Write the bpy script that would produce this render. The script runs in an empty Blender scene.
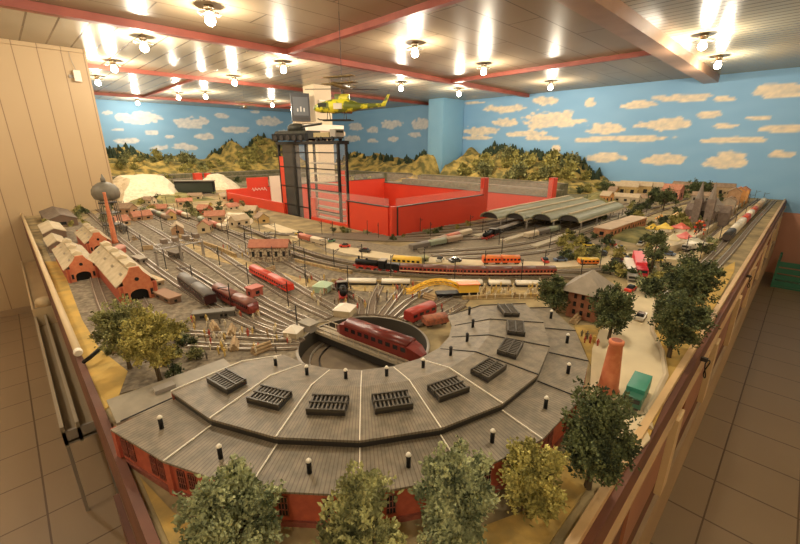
import bpy, math, random
from mathutils import Vector, Matrix, noise
random.seed(7)
R = math.radians
PI = math.pi
sc = bpy.context.scene
col = sc.collection

# ------------------------------------------------------------------ camera
CAMZ, FPX, PITCH, HEAD = 1.75, 392.0, R(17.6), R(45.4)
cd = bpy.data.cameras.new('camera'); cam = bpy.data.objects.new('camera', cd); col.objects.link(cam)
cd.sensor_width = 36; cd.lens = FPX * 36 / 800; cd.clip_start = .02; cd.clip_end = 60
cam.location = (0, 0, CAMZ); cam.rotation_euler = (R(90) - PITCH, 0, HEAD - R(90))
sc.camera = cam
# world: dim warm ambient, the hall is closed and lit by its own lamps
w = bpy.data.worlds.new('world'); sc.world = w; w.use_nodes = True
w.node_tree.nodes['Background'].inputs[0].default_value = (1, .86, .66, 1)
w.node_tree.nodes['Background'].inputs[1].default_value = .25
sc.view_settings.view_transform = 'Standard'; sc.view_settings.look = 'None'
sc.view_settings.exposure = 0.8; sc.view_settings.gamma = 1; sc.view_settings.use_curve_mapping = False
LAMP_W = 17.0          # watts of each ceiling lamp
LAMP_COL = (1.0, .87, .67)
BULB = 40.0

T = 1.05              # height of the model landscape
CEIL = 2.76
XR, YB = 7.75, 11.3   # right wall, back wall
YP, XP = 5.8, .92     # boarded wall and its free edge
C0 = Vector((.825, 1.03))   # centre of the turntable

# survey helper: the point of the plane z that lies along a measured bearing
_F = Vector((math.cos(HEAD)*math.cos(PITCH), math.sin(HEAD)*math.cos(PITCH), -math.sin(PITCH)))
_R = Vector((math.sin(HEAD), -math.cos(HEAD), 0)); _U = _R.cross(_F)
def ray(x, y): return _F*FPX + _R*(x-400) - _U*(y-272)
def G(x, y, z=T):
    r = ray(x, y); t = (z-CAMZ)/r.z
    return Vector((r.x*t, r.y*t, z))
def HT(b, px, py):                       # height above point b seen at a bearing
    r = ray(px, py); return CAMZ + r.z*math.hypot(b[0], b[1])/math.hypot(r.x, r.y)

# ------------------------------------------------------------------ materials
MATS = {}
def mat(name, c, c2=None, rough=.7, scale=20, bump=0, metal=0, spec=.5, detail=4, contrast=(.35,.65), emit=None, alpha=None, stretch=None, trans=0):
    if name in MATS: return MATS[name]
    m = bpy.data.materials.new(name); m.use_nodes = True; MATS[name] = m
    nt = m.node_tree; b = nt.nodes['Principled BSDF']
    b.inputs['Base Color'].default_value = (*c, 1); b.inputs['Roughness'].default_value = rough
    b.inputs['Metallic'].default_value = metal; b.inputs['Specular IOR Level'].default_value = spec
    if trans: b.inputs['Transmission Weight'].default_value = trans
    if alpha is not None: b.inputs['Alpha'].default_value = alpha
    if emit:
        b.inputs['Emission Color'].default_value = (*emit[0], 1); b.inputs['Emission Strength'].default_value = emit[1]
    if c2 or bump:
        tc = nt.nodes.new('ShaderNodeTexCoord'); n = nt.nodes.new('ShaderNodeTexNoise')
        n.inputs['Scale'].default_value = scale; n.inputs['Detail'].default_value = detail
        src = tc.outputs['Object']
        if stretch:
            mp = nt.nodes.new('ShaderNodeMapping'); mp.inputs['Scale'].default_value = stretch
            nt.links.new(src, mp.inputs[0]); src = mp.outputs[0]
        nt.links.new(src, n.inputs['Vector'])
        if c2:
            r = nt.nodes.new('ShaderNodeValToRGB'); r.color_ramp.elements[0].position, r.color_ramp.elements[1].position = contrast
            r.color_ramp.elements[0].color = (*c, 1); r.color_ramp.elements[1].color = (*c2, 1)
            nt.links.new(n.outputs['Fac'], r.inputs[0]); nt.links.new(r.outputs[0], b.inputs['Base Color'])
        if bump:
            bp = nt.nodes.new('ShaderNodeBump'); bp.inputs['Strength'].default_value = min(1, bump); bp.inputs['Distance'].default_value = .01
            nt.links.new(n.outputs['Fac'], bp.inputs['Height']); nt.links.new(bp.outputs[0], b.inputs['Normal'])
    return m

def boards_mat(name, c, axis, pitch, groove=(.25,.2,.14), rough=.4, gw=.03, c2=None, offset=0, cross=None, joint=None, spec=.5):
    """boards side by side along one axis: grooves every `pitch` metres; cross = (axis, length) end joints"""
    m = bpy.data.materials.new(name); m.use_nodes = True; nt = m.node_tree; b = nt.nodes['Principled BSDF']
    tc = nt.nodes.new('ShaderNodeTexCoord'); sx = nt.nodes.new('ShaderNodeSeparateXYZ'); nt.links.new(tc.outputs['Object'], sx.inputs[0])
    def mth(op, a, bb=None):
        n = nt.nodes.new('ShaderNodeMath'); n.operation = op
        for i, v in enumerate((a, bb)):
            if v is None: continue
            if isinstance(v, (int, float)): n.inputs[i].default_value = v
            else: nt.links.new(v, n.inputs[i])
        return n.outputs[0]
    def line(ax, p, g, off=0):
        u = mth('DIVIDE', mth('ADD', sx.outputs[ax], off+100*p), p)
        f = mth('FRACT', u)
        d = mth('ABSOLUTE', mth('SUBTRACT', f, .5))
        return mth('GREATER_THAN', d, .5-g), u
    g, u = line(axis, pitch, gw, offset)
    if cross:
        ax, ln = cross
        rowoff = mth('MULTIPLY', mth('FRACT', mth('MULTIPLY', mth('FLOOR', u), .37)), ln)
        v = mth('ADD', sx.outputs[ax], rowoff)
        f2 = mth('FRACT', mth('DIVIDE', mth('ADD', v, 100*ln), ln))
        g2 = mth('GREATER_THAN', mth('ABSOLUTE', mth('SUBTRACT', f2, .5)), .5-.006/ln)
        g = mth('MAXIMUM', g, g2)
    if joint:
        g3, _ = line(joint[0], joint[1], joint[2]); g = mth('MAXIMUM', g, g3)
    ns = nt.nodes.new('ShaderNodeTexNoise'); ns.inputs['Scale'].default_value = 2.5
    nt.links.new(tc.outputs['Object'], ns.inputs['Vector'])
    mx = nt.nodes.new('ShaderNodeMix'); mx.data_type = 'RGBA'
    mx.inputs[6].default_value = (*c, 1); mx.inputs[7].default_value = (*(c2 or c), 1); nt.links.new(ns.outputs['Fac'], mx.inputs[0])
    m2 = nt.nodes.new('ShaderNodeMix'); m2.data_type = 'RGBA'; nt.links.new(g, m2.inputs[0]); nt.links.new(mx.outputs[2], m2.inputs[6])
    m2.inputs[7].default_value = (*groove, 1); nt.links.new(m2.outputs[2], b.inputs['Base Color'])
    b.inputs['Roughness'].default_value = rough; b.inputs['Specular IOR Level'].default_value = spec
    bp = nt.nodes.new('ShaderNodeBump'); bp.invert = True; bp.inputs['Distance'].default_value = .004; bp.inputs['Strength'].default_value = .6
    nt.links.new(g, bp.inputs['Height']); nt.links.new(bp.outputs[0], b.inputs['Normal'])
    return m

# ------------------------------------------------------------------ mesh builder
class MB:
    def __init__(s): s.v = []; s.f = []
    def add(s, vs, fs):
        o = len(s.v); s.v += [tuple(v) for v in vs]; s.f += [tuple(i+o for i in f) for f in fs]; return s
    def box(s, c, d, rz=0, M=None):
        x, y, z = d[0]/2, d[1]/2, d[2]/2
        vs = [Vector((a*x, b*y, e*z)) for a in (-1,1) for b in (-1,1) for e in (-1,1)]
        if rz: m = Matrix.Rotation(rz, 3, 'Z'); vs = [m@v for v in vs]
        if M: vs = [M@v for v in vs]
        vs = [v+Vector(c) for v in vs]
        return s.add(vs, [(0,1,3,2),(4,6,7,5),(0,4,5,1),(2,3,7,6),(0,2,6,4),(1,5,7,3)])
    def bb(s, x0, y0, z0, x1, y1, z1): return s.box(((x0+x1)/2,(y0+y1)/2,(z0+z1)/2), (x1-x0,y1-y0,z1-z0))
    def prism(s, poly, z0, z1):
        n = len(poly); vs = [(p[0],p[1],z0) for p in poly]+[(p[0],p[1],z1) for p in poly]
        a = sum(poly[i][0]*poly[(i+1)%n][1]-poly[(i+1)%n][0]*poly[i][1] for i in range(n))
        if a < 0: vs = [(p[0],p[1],z0) for p in poly[::-1]]+[(p[0],p[1],z1) for p in poly[::-1]]
        return s.add(vs, [tuple(range(n))[::-1], tuple(range(n,2*n))]+[(i,(i+1)%n,n+(i+1)%n,n+i) for i in range(n)])
    def lathe(s, prof, c=(0,0,0), n=12, M=None):
        vs = []; fs = []
        for r, z in prof:
            for i in range(n):
                v = Vector((r*math.cos(2*PI*i/n), r*math.sin(2*PI*i/n), z))
                vs.append((M@v if M else v)+Vector(c))
        for k in range(len(prof)-1):
            for i in range(n): j = (i+1)%n; fs.append((k*n+i,k*n+j,(k+1)*n+j,(k+1)*n+i))
        fs.append(tuple(range(n))[::-1]); fs.append(tuple((len(prof)-1)*n+i for i in range(n)))
        return s.add(vs, fs)
    def cyl(s, c, r, h, n=12, axis='z', r2=None):
        M = None
        if axis == 'x': M = Matrix.Rotation(PI/2, 3, 'Y')
        if axis == 'y': M = Matrix.Rotation(-PI/2, 3, 'X')
        return s.lathe([(r,-h/2),(r if r2 is None else r2,h/2)], c, n, M)
    def bar(s, a, b, w, h=None, n=4):
        a = Vector(a); b = Vector(b); d = b-a; L = d.length
        if L < 1e-6: return s
        q = d.to_track_quat('Z', 'Y').to_matrix()
        if n == 4: return s.box((a+b)/2, (w, h or w, L), M=q)
        return s.lathe([(w/2,-L/2),(w/2,L/2)], (a+b)/2, n, q)
    def tube(s, pts, r, n=6):
        pts = [Vector(p) for p in pts]; vs = []; fs = []
        for k, p in enumerate(pts):
            d = (pts[min(k+1,len(pts)-1)]-pts[max(k-1,0)]).normalized(); q = d.to_track_quat('Z','Y').to_matrix()
            rr = r[k] if isinstance(r, (list,tuple)) else r
            for i in range(n): vs.append(p+q@Vector((rr*math.cos(2*PI*i/n), rr*math.sin(2*PI*i/n), 0)))
        for k in range(len(pts)-1):
            for i in range(n): j = (i+1)%n; fs.append((k*n+i,k*n+j,(k+1)*n+j,(k+1)*n+i))
        fs.append(tuple(range(n))[::-1]); fs.append(tuple((len(pts)-1)*n+i for i in range(n)))
        return s.add(vs, fs)
    def extr(s, sec, x0, x1, close=True):
        """cross-section (y,z) extruded along x"""
        n = len(sec); vs = [(x0,y,z) for y,z in sec]+[(x1,y,z) for y,z in sec]
        return s.add(vs, [tuple(range(n)), tuple(range(n,2*n))[::-1]]+[(i,n+i,n+(i+1)%n,(i+1)%n) for i in range(n)])
    def sphere(s, c, r, n=8, m=6, jit=0, sq=(1,1,1)):
        vs = []; fs = []
        for k in range(m+1):
            th = PI*k/m
            for i in range(n):
                ph = 2*PI*i/n; rr = r*(1+jit*random.uniform(-1,1))
                vs.append((c[0]+sq[0]*rr*math.sin(th)*math.cos(ph), c[1]+sq[1]*rr*math.sin(th)*math.sin(ph), c[2]+sq[2]*rr*math.cos(th)))
        for k in range(m):
            for i in range(n): j = (i+1)%n; fs.append((k*n+i,(k+1)*n+i,(k+1)*n+j,k*n+j))
        return s.add(vs, fs)
    def build(s, name, m=None, parent=None, smooth=False, loc=None, rz=0):
        me = bpy.data.meshes.new(name); me.from_pydata(s.v, [], s.f); me.update(); me.validate()
        if m: me.materials.append(m)
        if smooth:
            for p in me.polygons: p.use_smooth = True
        o = bpy.data.objects.new(name, me); col.objects.link(o)
        if parent: o.parent = parent
        if loc is not None: o.location = loc
        if rz: o.rotation_euler.z = rz
        return o

def tag(o, label=None, cat=None, group=None, kind=None):
    if label: o['label'] = label
    if cat: o['category'] = cat
    if group: o['group'] = group
    if kind: o['kind'] = kind
    return o
def thing(name, label, cat, loc=(0,0,0), rz=0, group=None):
    o = bpy.data.objects.new(name, None); o.empty_display_size = .02; col.objects.link(o); o.location = loc; o.rotation_euler.z = rz
    return tag(o, label, cat, group)
def struct(name, mb, m, **k): return tag(mb.build(name, m, **k), kind='structure')
def copy_tree(o, parent=None):
    c = o.copy(); col.objects.link(c)
    if parent: c.parent = parent
    for ch in list(o.children): copy_tree(ch, c)
    return c
def clone(o, loc, rz=0, label=None, group=None, s=1):
    c = copy_tree(o); c.location = loc; c.rotation_euler.z = rz; c.scale = (s,s,s) if isinstance(s,(int,float)) else s
    if label: c['label'] = label
    if group: c['group'] = group
    return c
class Pool:
    """first use moves the original, later uses copy it"""
    def __init__(s, o): s.o = o; s.used = False
    def put(s, loc, rz=0, label=None, group=None, sc_=1):
        if s.used: return clone(s.o, loc, rz, label, group, sc_)
        s.used = True; o = s.o; o.location = loc; o.rotation_euler.z = rz; o.scale = (sc_,sc_,sc_)
        if label: o['label'] = label
        if group: o['group'] = group
        return o

# ------------------------------------------------------------------ common materials
red_paint = mat('red_paint', (.46,.10,.06), rough=.4)
beam_mat = mat('beam_wood', (.33,.085,.055), (.25,.06,.04), rough=.45, scale=6)
brick = mat('brick', (.46,.10,.05), (.36,.075,.04), rough=.8, scale=60)
brick_dark = mat('brick_dark', (.20,.055,.035), (.28,.08,.05), rough=.8, scale=60)
brick_orange = mat('brick_orange', (.55,.16,.07), (.62,.22,.10), rough=.7, scale=60)
slate = mat('slate_roof', (.16,.135,.095), (.25,.205,.145), rough=.5, scale=40, stretch=(1,1,1), bump=.15)
def ribs(m, per_turn, dk):
    nt = m.node_tree; b = nt.nodes['Principled BSDF']; src = b.inputs['Base Color'].links[0].from_socket
    tc = nt.nodes.new('ShaderNodeTexCoord'); sx = nt.nodes.new('ShaderNodeSeparateXYZ'); nt.links.new(tc.outputs['Object'], sx.inputs[0])
    def mth(op, a, v=None):
        n = nt.nodes.new('ShaderNodeMath'); n.operation = op; nt.links.new(a, n.inputs[0])
        if v is not None:
            if isinstance(v, (int, float)): n.inputs[1].default_value = v
            else: nt.links.new(v, n.inputs[1])
        return n.outputs[0]
    a = mth('ARCTAN2', sx.outputs[1], sx.outputs[0]); f = mth('FRACT', mth('MULTIPLY', a, per_turn/6.2832)); g = mth('GREATER_THAN', f, .78)
    mx = nt.nodes.new('ShaderNodeMix'); mx.data_type = 'RGBA'; mx.blend_type = 'MULTIPLY'; nt.links.new(mth('MULTIPLY', g, dk), mx.inputs[0]); nt.links.new(src, mx.inputs[6]); mx.inputs[7].default_value = (.25,.22,.18,1)
    nt.links.new(mx.outputs[2], b.inputs['Base Color'])
ribs(slate, 520, .55)
slate_lite = mat('slate_roof_light', (.25,.22,.165), (.31,.27,.20), rough=.55, scale=30)
dark = mat('dark_metal', (.025,.022,.02), rough=.5)
black = mat('black_paint', (.010,.010,.010), rough=.5, spec=.25)
white = mat('white_paint', (.8,.74,.62), rough=.5)
cream = mat('cream_roof', (.56,.47,.31), (.44,.36,.23), rough=.7, scale=25)
pale = mat('pale_concrete', (.58,.49,.34), (.48,.40,.27), rough=.8, scale=10)
steel = mat('rail_steel', (.48,.43,.36), rough=.35, metal=.6)
ballast = mat('ballast', (.17,.13,.085), (.25,.20,.14), rough=.9, scale=250, detail=2)
wood = mat('light_wood', (.52,.33,.15), (.62,.42,.21), rough=.5, scale=4, stretch=(1,1,6))
brown_wood = mat('brown_wood', (.11,.04,.022), (.17,.06,.03), rough=.6, scale=5)
maroon = mat('maroon_paint', (.17,.018,.015), (.20,.03,.02), rough=.3)
red_bright = mat('bright_red', (.72,.045,.02), rough=.35)
orange = mat('orange_paint', (.75,.20,.03), rough=.4)
yellow = mat('yellow_paint', (.80,.52,.06), rough=.4)
green_d = mat('green_paint', (.04,.20,.12), rough=.4)
glassy = mat('window_glass', (.02,.022,.025), rough=.1)
grey = mat('grey_paint', (.3,.27,.23), rough=.5)
pvc_cream = mat('cream_pipe', (.62,.48,.28), rough=.45)

# ================================================================== STRUCTURE
floor_m = boards_mat('floor_tiles', (.285,.205,.125), 0, .33, groove=(.11,.065,.035), rough=.42, gw=.013, c2=(.255,.18,.105), offset=.2, joint=(1,.33,.011))
struct('floor', MB().bb(-1.6,-1.8,-.1, XR+.1, YB+.1, 0), floor_m)
ceil_x = boards_mat('ceiling_boards_long', (.34,.265,.175), 1, .30, groove=(.10,.07,.04), rough=.33, gw=.016, c2=(.30,.235,.155), cross=(0,1.9), spec=.12)
ceil_y = boards_mat('ceiling_boards_cross', (.40,.345,.25), 0, .20, groove=(.14,.10,.065), rough=.22, gw=.035, c2=(.36,.31,.22), spec=.14)
ceil_n = boards_mat('ceiling_boards_narrow', (.37,.325,.22), 0, .10, groove=(.14,.11,.065), rough=.20, gw=.09, c2=(.34,.30,.20), spec=.14)
struct('ceiling', MB().bb(-1.6,1.3,CEIL, XR+.1,4.25,CEIL+.1), ceil_x)
struct('ceiling', MB().bb(-1.6,4.25,CEIL, XR+.1,YB+.1,CEIL+.1), ceil_y)
struct('ceiling', MB().bb(-1.6,-1.8,CEIL, XR+.1,1.3,CEIL+.1), ceil_n)
plank = boards_mat('wall_boards', (.50,.365,.205), 0, .19, groove=(.26,.17,.09), rough=.5, gw=.02, c2=(.47,.34,.19), offset=.05)
struct('wall_left', MB().bb(-1.6,YP,0, XP,YB+.1,CEIL), plank)
plaster = mat('plaster', (.62,.50,.34), rough=.8)
struct('wall_near_left', MB().bb(-1.7,-1.8,0, -1.6,YP,CEIL), plaster)
struct('wall_near_right', MB().bb(-1.6,-1.9,0, XR,-1.8,CEIL), plaster)

# sky mural: blue wall paint with brushed cream clouds, painted per vertex on the wall grid
CLOUDS_R = [(545,101,26,9),(505,109,46,9),(474,103,22,3),(550,121,58,20),(505,123,28,9),(480,131,36,10),(525,134,42,7),(635,105,42,9,-.25),(682,98,52,10,-.12),
 (726,99,24,6),(780,91,54,17),(708,115,28,9),(663,125,64,13,-.05),(760,118,28,5,-.08),(726,126,30,5,-.2),(788,129,58,10,-.2),(604,129,40,12),(630,139,74,7),(728,141,72,7,.05),
 (779,155,30,9),(606,158,38,11),(664,160,48,12,-.2),(727,161,42,19,-.1),(590,140,32,6),(540,138,32,6),(475,138,28,6),(556,149,9,10,-.8),(590,103,12,10),
 (421,124,20,13),(415,135,14,6),(390,125,22,10),(373,130,12,7),(356,127,16,9),(352,139,16,7),(372,141,11,5),(393,139,12,6),(338,133,10,6)]
CLOUDS_B = [(140,118,46,14),(190,124,32,13),(152,133,18,6),(107,113,10,4),(222,116,16,6),(269,122,26,10),(236,130,30,8),(203,122,12,9),(204,137,22,7),(129,141,26,7),(159,148,20,6,.1),(186,147,24,8),
 (118,130,14,4),(255,112,10,3),(285,133,16,6),(300,121,16,8),(170,137,10,4),(318,128,14,7)]
def on_wall(px, py, axis, val):
    r = ray(px, py); t = val/r[axis]; p = r*t; return (p[1-axis], CAMZ+p.z)
def mural(name, axis, val, u0, u1, z0, z1, clouds, flip, step=.025):
    cl = []
    for c in clouds:
        x, y, wd, h = c[:4]; a = c[4] if len(c) > 4 else 0
        p0 = on_wall(x, y, axis, val); pl = on_wall(x-wd/2, y-a*wd/2*-1, axis, val); pr_ = on_wall(x+wd/2, y+a*wd/2, axis, val)
        pt = on_wall(x, y-h/2, axis, val); pb = on_wall(x, y+h/2, axis, val)
        hw = abs(pr_[0]-pl[0])/2; hh = abs(pt[1]-pb[1])/2
        sl = (pr_[1]-pl[1])/(pr_[0]-pl[0]) if abs(pr_[0]-pl[0]) > 1e-6 else 0
        cl.append((p0[0], p0[1], hw, hh, sl*.5))
    nu = int((u1-u0)/step); nz = int((z1-z0)/step); vs = []; cols = []
    for j in range(nz+1):
        for i in range(nu+1):
            u = u0+(u1-u0)*i/nu; z = z0+(z1-z0)*j/nz
            vs.append((val, u, z) if axis == 0 else (u, val, z))
            nz1 = noise.noise(Vector((u*2.6, z*7, 3))); nz2 = noise.noise(Vector((u*9, z*16, 9))); nz3 = noise.noise(Vector((u*22, z*45, 1)))
            m = 0
            for cu, cz, hw, hh, sl in cl:
                du = (u-cu)/hw
                if abs(du) > 1.5: continue
                dz = (z-cz-sl*(u-cu))/hh
                if dz < 0: dz *= 1.25
                d = 1-math.sqrt(du*du+dz*dz)+.42*nz1+.33*nz2
                m = max(m, min(1, max(0, d*8)))
            b = (.21+.02*nz1, .42+.025*nz1, .66+.02*nz1)
            k = .86+.14*nz2+.14*nz3; cc = (.80*k+.05, .66*k+.06, .45*k+.08) if axis == 0 and u < 5.8 else (.66*k+.08, .64*k+.10, .58*k+.16)
            m *= min(1, .92+.15*nz3+.15*nz2)
            cols.append((*[b[q]*(1-m)+cc[q]*m for q in range(3)], 1))
    fs = []
    for j in range(nz):
        for i in range(nu):
            a = j*(nu+1)+i; f = (a, a+1, a+nu+2, a+nu+1); fs.append(f[::-1] if flip else f)
    # wall thickness behind the painted face
    mb = MB().add(vs, fs)
    d = .1
    if axis == 0: mb.bb(val+.001, u0, z0, val+d, u1, z1)
    else: mb.bb(u0, val+.001, z0, u1, val+d, z1)
    o = mb.build(name); ca = o.data.color_attributes.new('paint', 'FLOAT_COLOR', 'POINT')
    n0 = len(cols)
    for i in range(len(o.data.vertices)): ca.data[i].color = cols[i] if i < n0 else (.20,.42,.62,1)
    m = MATS.get('mural')
    if not m:
        m = bpy.data.materials.new('mural'); m.use_nodes = True; MATS['mural'] = m
        at = m.node_tree.nodes.new('ShaderNodeVertexColor'); at.layer_name = 'paint'
        m.node_tree.links.new(at.outputs[0], m.node_tree.nodes['Principled BSDF'].inputs['Base Color'])
        m.node_tree.nodes['Principled BSDF'].inputs['Roughness'].default_value = .65
    o.data.materials.append(m)
    for p in o.data.polygons: p.use_smooth = False
    return tag(o, kind='structure')
mural('wall_right', 0, XR, -1.8, YB, .88, CEIL, CLOUDS_R, True)
mural('wall_back', 1, YB, XP, XR+.1, .4, CEIL, CLOUDS_B, False)
pink = mat('pink_wall', (.50,.25,.17), rough=.6)
struct('wall_right_lower', MB().bb(XR-.005,-1.8,0, XR+.1,YB,.88), pink)
blue_plain = mat('blue_paint', (.20,.42,.62), (.22,.44,.64), rough=.65, scale=2)
struct('wall_pillar', MB().bb(7.0,5.78,0, XR-.03,6.2,CEIL), blue_plain)
colm = mat('column_paint', (.66,.55,.38), rough=.6)
mb = MB().bb(4.0,6.1,0, 4.34,6.44,CEIL)
struct('wall_column', mb, colm)
# ceiling beams
def beam(n, x0,y0,x1,y1,wd=.055,dp=.05):
    mb = MB()
    if abs(x1-x0) > abs(y1-y0): mb.bb(x0,y0-wd/2,CEIL-dp, x1,y0+wd/2,CEIL)
    else: mb.bb(x0-wd/2,y0,CEIL-dp, x0+wd/2,y1,CEIL)
    return struct('trim_%d' % n, mb, beam_mat)
beam(1, -1.6,4.25, XR,4.25, .075,.06)
beam(2, 2.48,1.4, 2.48,4.2)
beam(3, 5.3,1.4, 5.3,4.2)
beam(5, XP,6.7, XR,6.7)
beam(6, XP,9.9, XR,9.9)
beam(7, 2.4,6.74, 2.4,9.86, .05,.03)
beam(8, 5.3,6.74, 5.3,9.86)
struct('trim_4', MB().bb(-1.6,1.22,CEIL-.10, XR,1.40,CEIL), mat('fascia_trim', (.40,.23,.14), (.34,.19,.11), rough=.35, scale=5))
struct('trim_9', MB().bb(-1.6,1.405,CEIL-.03, XR,1.44,CEIL), beam_mat)
struct('trim_10', MB().bb(-1.6,YP-.03,CEIL-.04, XP,YP-.001,CEIL-.001), plank)
struct('baseboard_left', MB().bb(-1.6,YP-.015,0, XP,YP-.001,.07), mat('skirting', (.34,.24,.14), rough=.5))

# ================================================================== CEILING LAMPS
bulb_m = mat('lamp_bulb', (1,.9,.7), rough=.4, emit=((1,.82,.55), BULB))
chrome = mat('lamp_chrome', (.55,.48,.38), rough=.25, metal=.9)
def lamp_proto():
    o = thing('ceiling_lamp', 'lamp', 'lamp')
    MB().lathe([(.035,0),(.035,-.02),(.03,-.035),(.012,-.04)], n=20).build('socket', chrome, o, True)
    MB().lathe([(.020,-.040),(.080,-.054),(.082,-.058),(.02,-.05)], n=28).build('reflector_rim', chrome, o, True)
    MB().lathe([(.012,-.052),(.024,-.066),(.036,-.09),(.037,-.105),(.027,-.125),(.008,-.134)], n=20).build('bulb', bulb_m, o, True)
    return o
lp = Pool(lamp_proto())
LAMPS = [(209,10,'bare bulb lamp at the very top edge, nearest one on the left'),
 (143,40,'ceiling lamp just inside the long red beam, above the end of the boarded wall'),
 (113,63,'ceiling lamp second from the left, beside the boarded wall top'),
 (97,78,'leftmost ceiling lamp, almost touching the corner of the boarded wall'),
 (178,94,'small distant lamp behind the short red beam at the left rear'),
 (205,93,'distant lamp over the left rear between two red beams, right of the smallest one'),
 (234,78,'ceiling lamp in front of the rear red beam, left of the hanging television'),
 (283,64,'ceiling lamp just above and left of the television column'),
 (415,46,'large bright ceiling lamp near the middle, below the junction of two red beams'),
 (484,66,'ceiling lamp right of the brightest middle lamp, left of the short red beam'),
 (401,84,'ceiling lamp right of the hanging helicopter'),
 (459,90,'ceiling lamp in front of the blue wall pillar'),
 (551,83,'ceiling lamp with orange glow beside the red cross beam near the blue right wall'),
 (704,38,'nearer of the two bright lamps on the narrow boarded ceiling at the right'),
 (719,59,'farther of the two bright lamps on the narrow boarded ceiling at the right'),
 (137,100,'tiny lamp low over the blue back wall at the far left'),
 (272,102,'tiny far lamp left of the television, over the blue back wall')]
def point(x, y, e=1):
    l = bpy.data.lights.new('lamp_light', 'POINT'); l.energy = LAMP_W*e; l.color = LAMP_COL; l.shadow_soft_size = .04
    o = bpy.data.objects.new('lamp_light', l); col.objects.link(o); o.location = (x, y, CEIL-.20); return o
for px, py, lb in LAMPS:
    g = G(px, py, CEIL-.03)
    lp.put((g.x, g.y, CEIL), random.random()*6, lb, 'lamps on the ceiling'); point(g.x, g.y)
# the same lamps carry on over the aisle behind the photographer
for x, y, wh in ((-.6,-.6,'behind the photographer'),(1.4,.4,'above the roundhouse right end'),(-.7,2.2,'over the left aisle, nearer one'),(3.2,-.6,'over the right aisle'),(.5,1.9,'above the yard beside the turntable'),(-.7,4.4,'over the left aisle, nearest the boarded wall')):
    lp.put((x, y, CEIL), 0, 'ceiling lamp outside the picture, %s' % wh, 'lamps over the aisle'); point(x, y)

# ================================================================== LAYOUT TABLE
TW = .0
tb = thing('layout_table', 'huge wooden exhibition table carrying the whole model railway landscape', 'table', (0,0,0))
ground_m = mat('landscape_ground', (.16,.125,.065), (.44,.34,.17), rough=.95, scale=9, detail=12, contrast=(.3,.7), bump=.3)
HS = .26                                          # square cut-out round the turntable
PX0, PX1, PY0, PY1 = 2.15, 5.10, 2.27, 5.60       # operator pit
X0, Y0, X1, Y1 = .065, .17, XR-.02, YB-.02
holes = [(C0.x-HS, C0.y-HS, C0.x+HS, C0.y+HS), (PX0, PY0, PX1, PY1), (X0-.1, YP-.03, XP+.03, Y1+.1), (3.97,6.07,4.37,6.47), (6.97,5.75,XR+.1,6.23)]
xs = sorted({X0, X1, *[min(max(h[0],X0),X1) for h in holes], *[min(max(h[2],X0),X1) for h in holes]})
ys = sorted({Y0, Y1, *[min(max(h[1],Y0),Y1) for h in holes], *[min(max(h[3],Y0),Y1) for h in holes]})
gb = MB()
for i in range(len(xs)-1):
    for j in range(len(ys)-1):
        cx, cy = (xs[i]+xs[i+1])/2, (ys[j]+ys[j+1])/2
        if any(h[0] < cx < h[2] and h[1] < cy < h[3] for h in holes): continue
        gb.bb(xs[i], ys[j], T-.04, xs[i+1], ys[j+1], T)
RT = .238
n = 64; ring = []; sq = []
for k in range(n):
    a = 2*PI*k/n; ca, sa = math.cos(a), math.sin(a); q = HS/max(abs(ca), abs(sa))
    ring.append((C0.x+RT*ca, C0.y+RT*sa, T)); sq.append((C0.x+q*ca, C0.y+q*sa, T))
gb.add(ring+sq, [(k, n+k, n+(k+1)%n, (k+1)%n) for k in range(n)])
gb.build('table_top', ground_m, tb)
# aisle side faces of the table
gb = MB().bb(X0-.02, .15, .80, X0-.002, YP-.005, T+.012); gb.build('side_board', brown_wood, tb)
gb = MB().bb(X0-.035, .20, .35, X0-.021, 1.2, .80); gb.build('side_board', brown_wood, tb)
gb = MB().bb(.06,.135,.62, XR-.02,.15,T-.004); gb.build('side_board', brown_wood, tb)
MB().bb(.05, .124, .955, XR-.02, .135, .968).build('ledge', wood, tb)
MB().bb(.05, .150, 1.0, XR-.02, .168, T+.016).build('edge_strip', wood, tb)
MB().bb(.05, .125, .30, XR-.02, .16, .60).build('lower_panel', mat('tan_panel', (.42,.30,.17), (.36,.25,.14), rough=.6, scale=3), tb)
MB().bb(.10, .15, 0, XR-.02, .19, .30).build('plinth', mat('plinth_paint', (.25,.18,.10), rough=.6), tb)
MB().bb(X0+.02, .2, .02, XR-.1, .24, .6).build('dark_backing', dark, tb)
MB().bb(X0+.12, .2, .0, X0+.14, YP-.02, T-.06).build('dark_backing', dark, tb)  # dark sheet standing in for the shaded space under the table
for y in (1.3,2.4,3.5,4.6,5.6):
    MB().bb(X0+.01, y-.03, 0, X0+.07, y+.03, T-.04).build('leg', brown_wood, tb)
for x in (.7,1.35,2.05,2.8,3.6,4.5,5.5,6.6):
    MB().bb(x-.04, .115, .66, x+.04, .135, .953).build('bracket', mat('pale_wood', (.62,.45,.24), rough=.5), tb)
for x0, x1 in ((.9,1.25),(1.5,1.9),(2.2,2.6),(3.0,3.6),(4.0,4.8),(5.2,6.2)):
    MB().bb(x0, .128, .76, x1, .136, .93).build('fascia_panel', mat('fascia_brown', (.24,.09,.045), (.34,.14,.07), rough=.4, scale=4), tb)
for x in (1.7, 3.1):
    o = thing('cable_loop', 'black cable loop hanging on the aisle side of the table, %s' % ('nearer one' if x < 2 else 'farther one'), 'cable', (x,.118,.97)); o.scale = (.6,.5,.7)
    pts = [(.06*math.cos(a)*.6, -.012-.01*math.sin(a*2), .05*math.sin(a)) for a in [i*PI/8 for i in range(17)]]
    MB().tube(pts, .004).build('cable', black, o); MB().bb(-.012,-.01,.04,.012,.033,.06).build('clip', dark, o)
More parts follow.
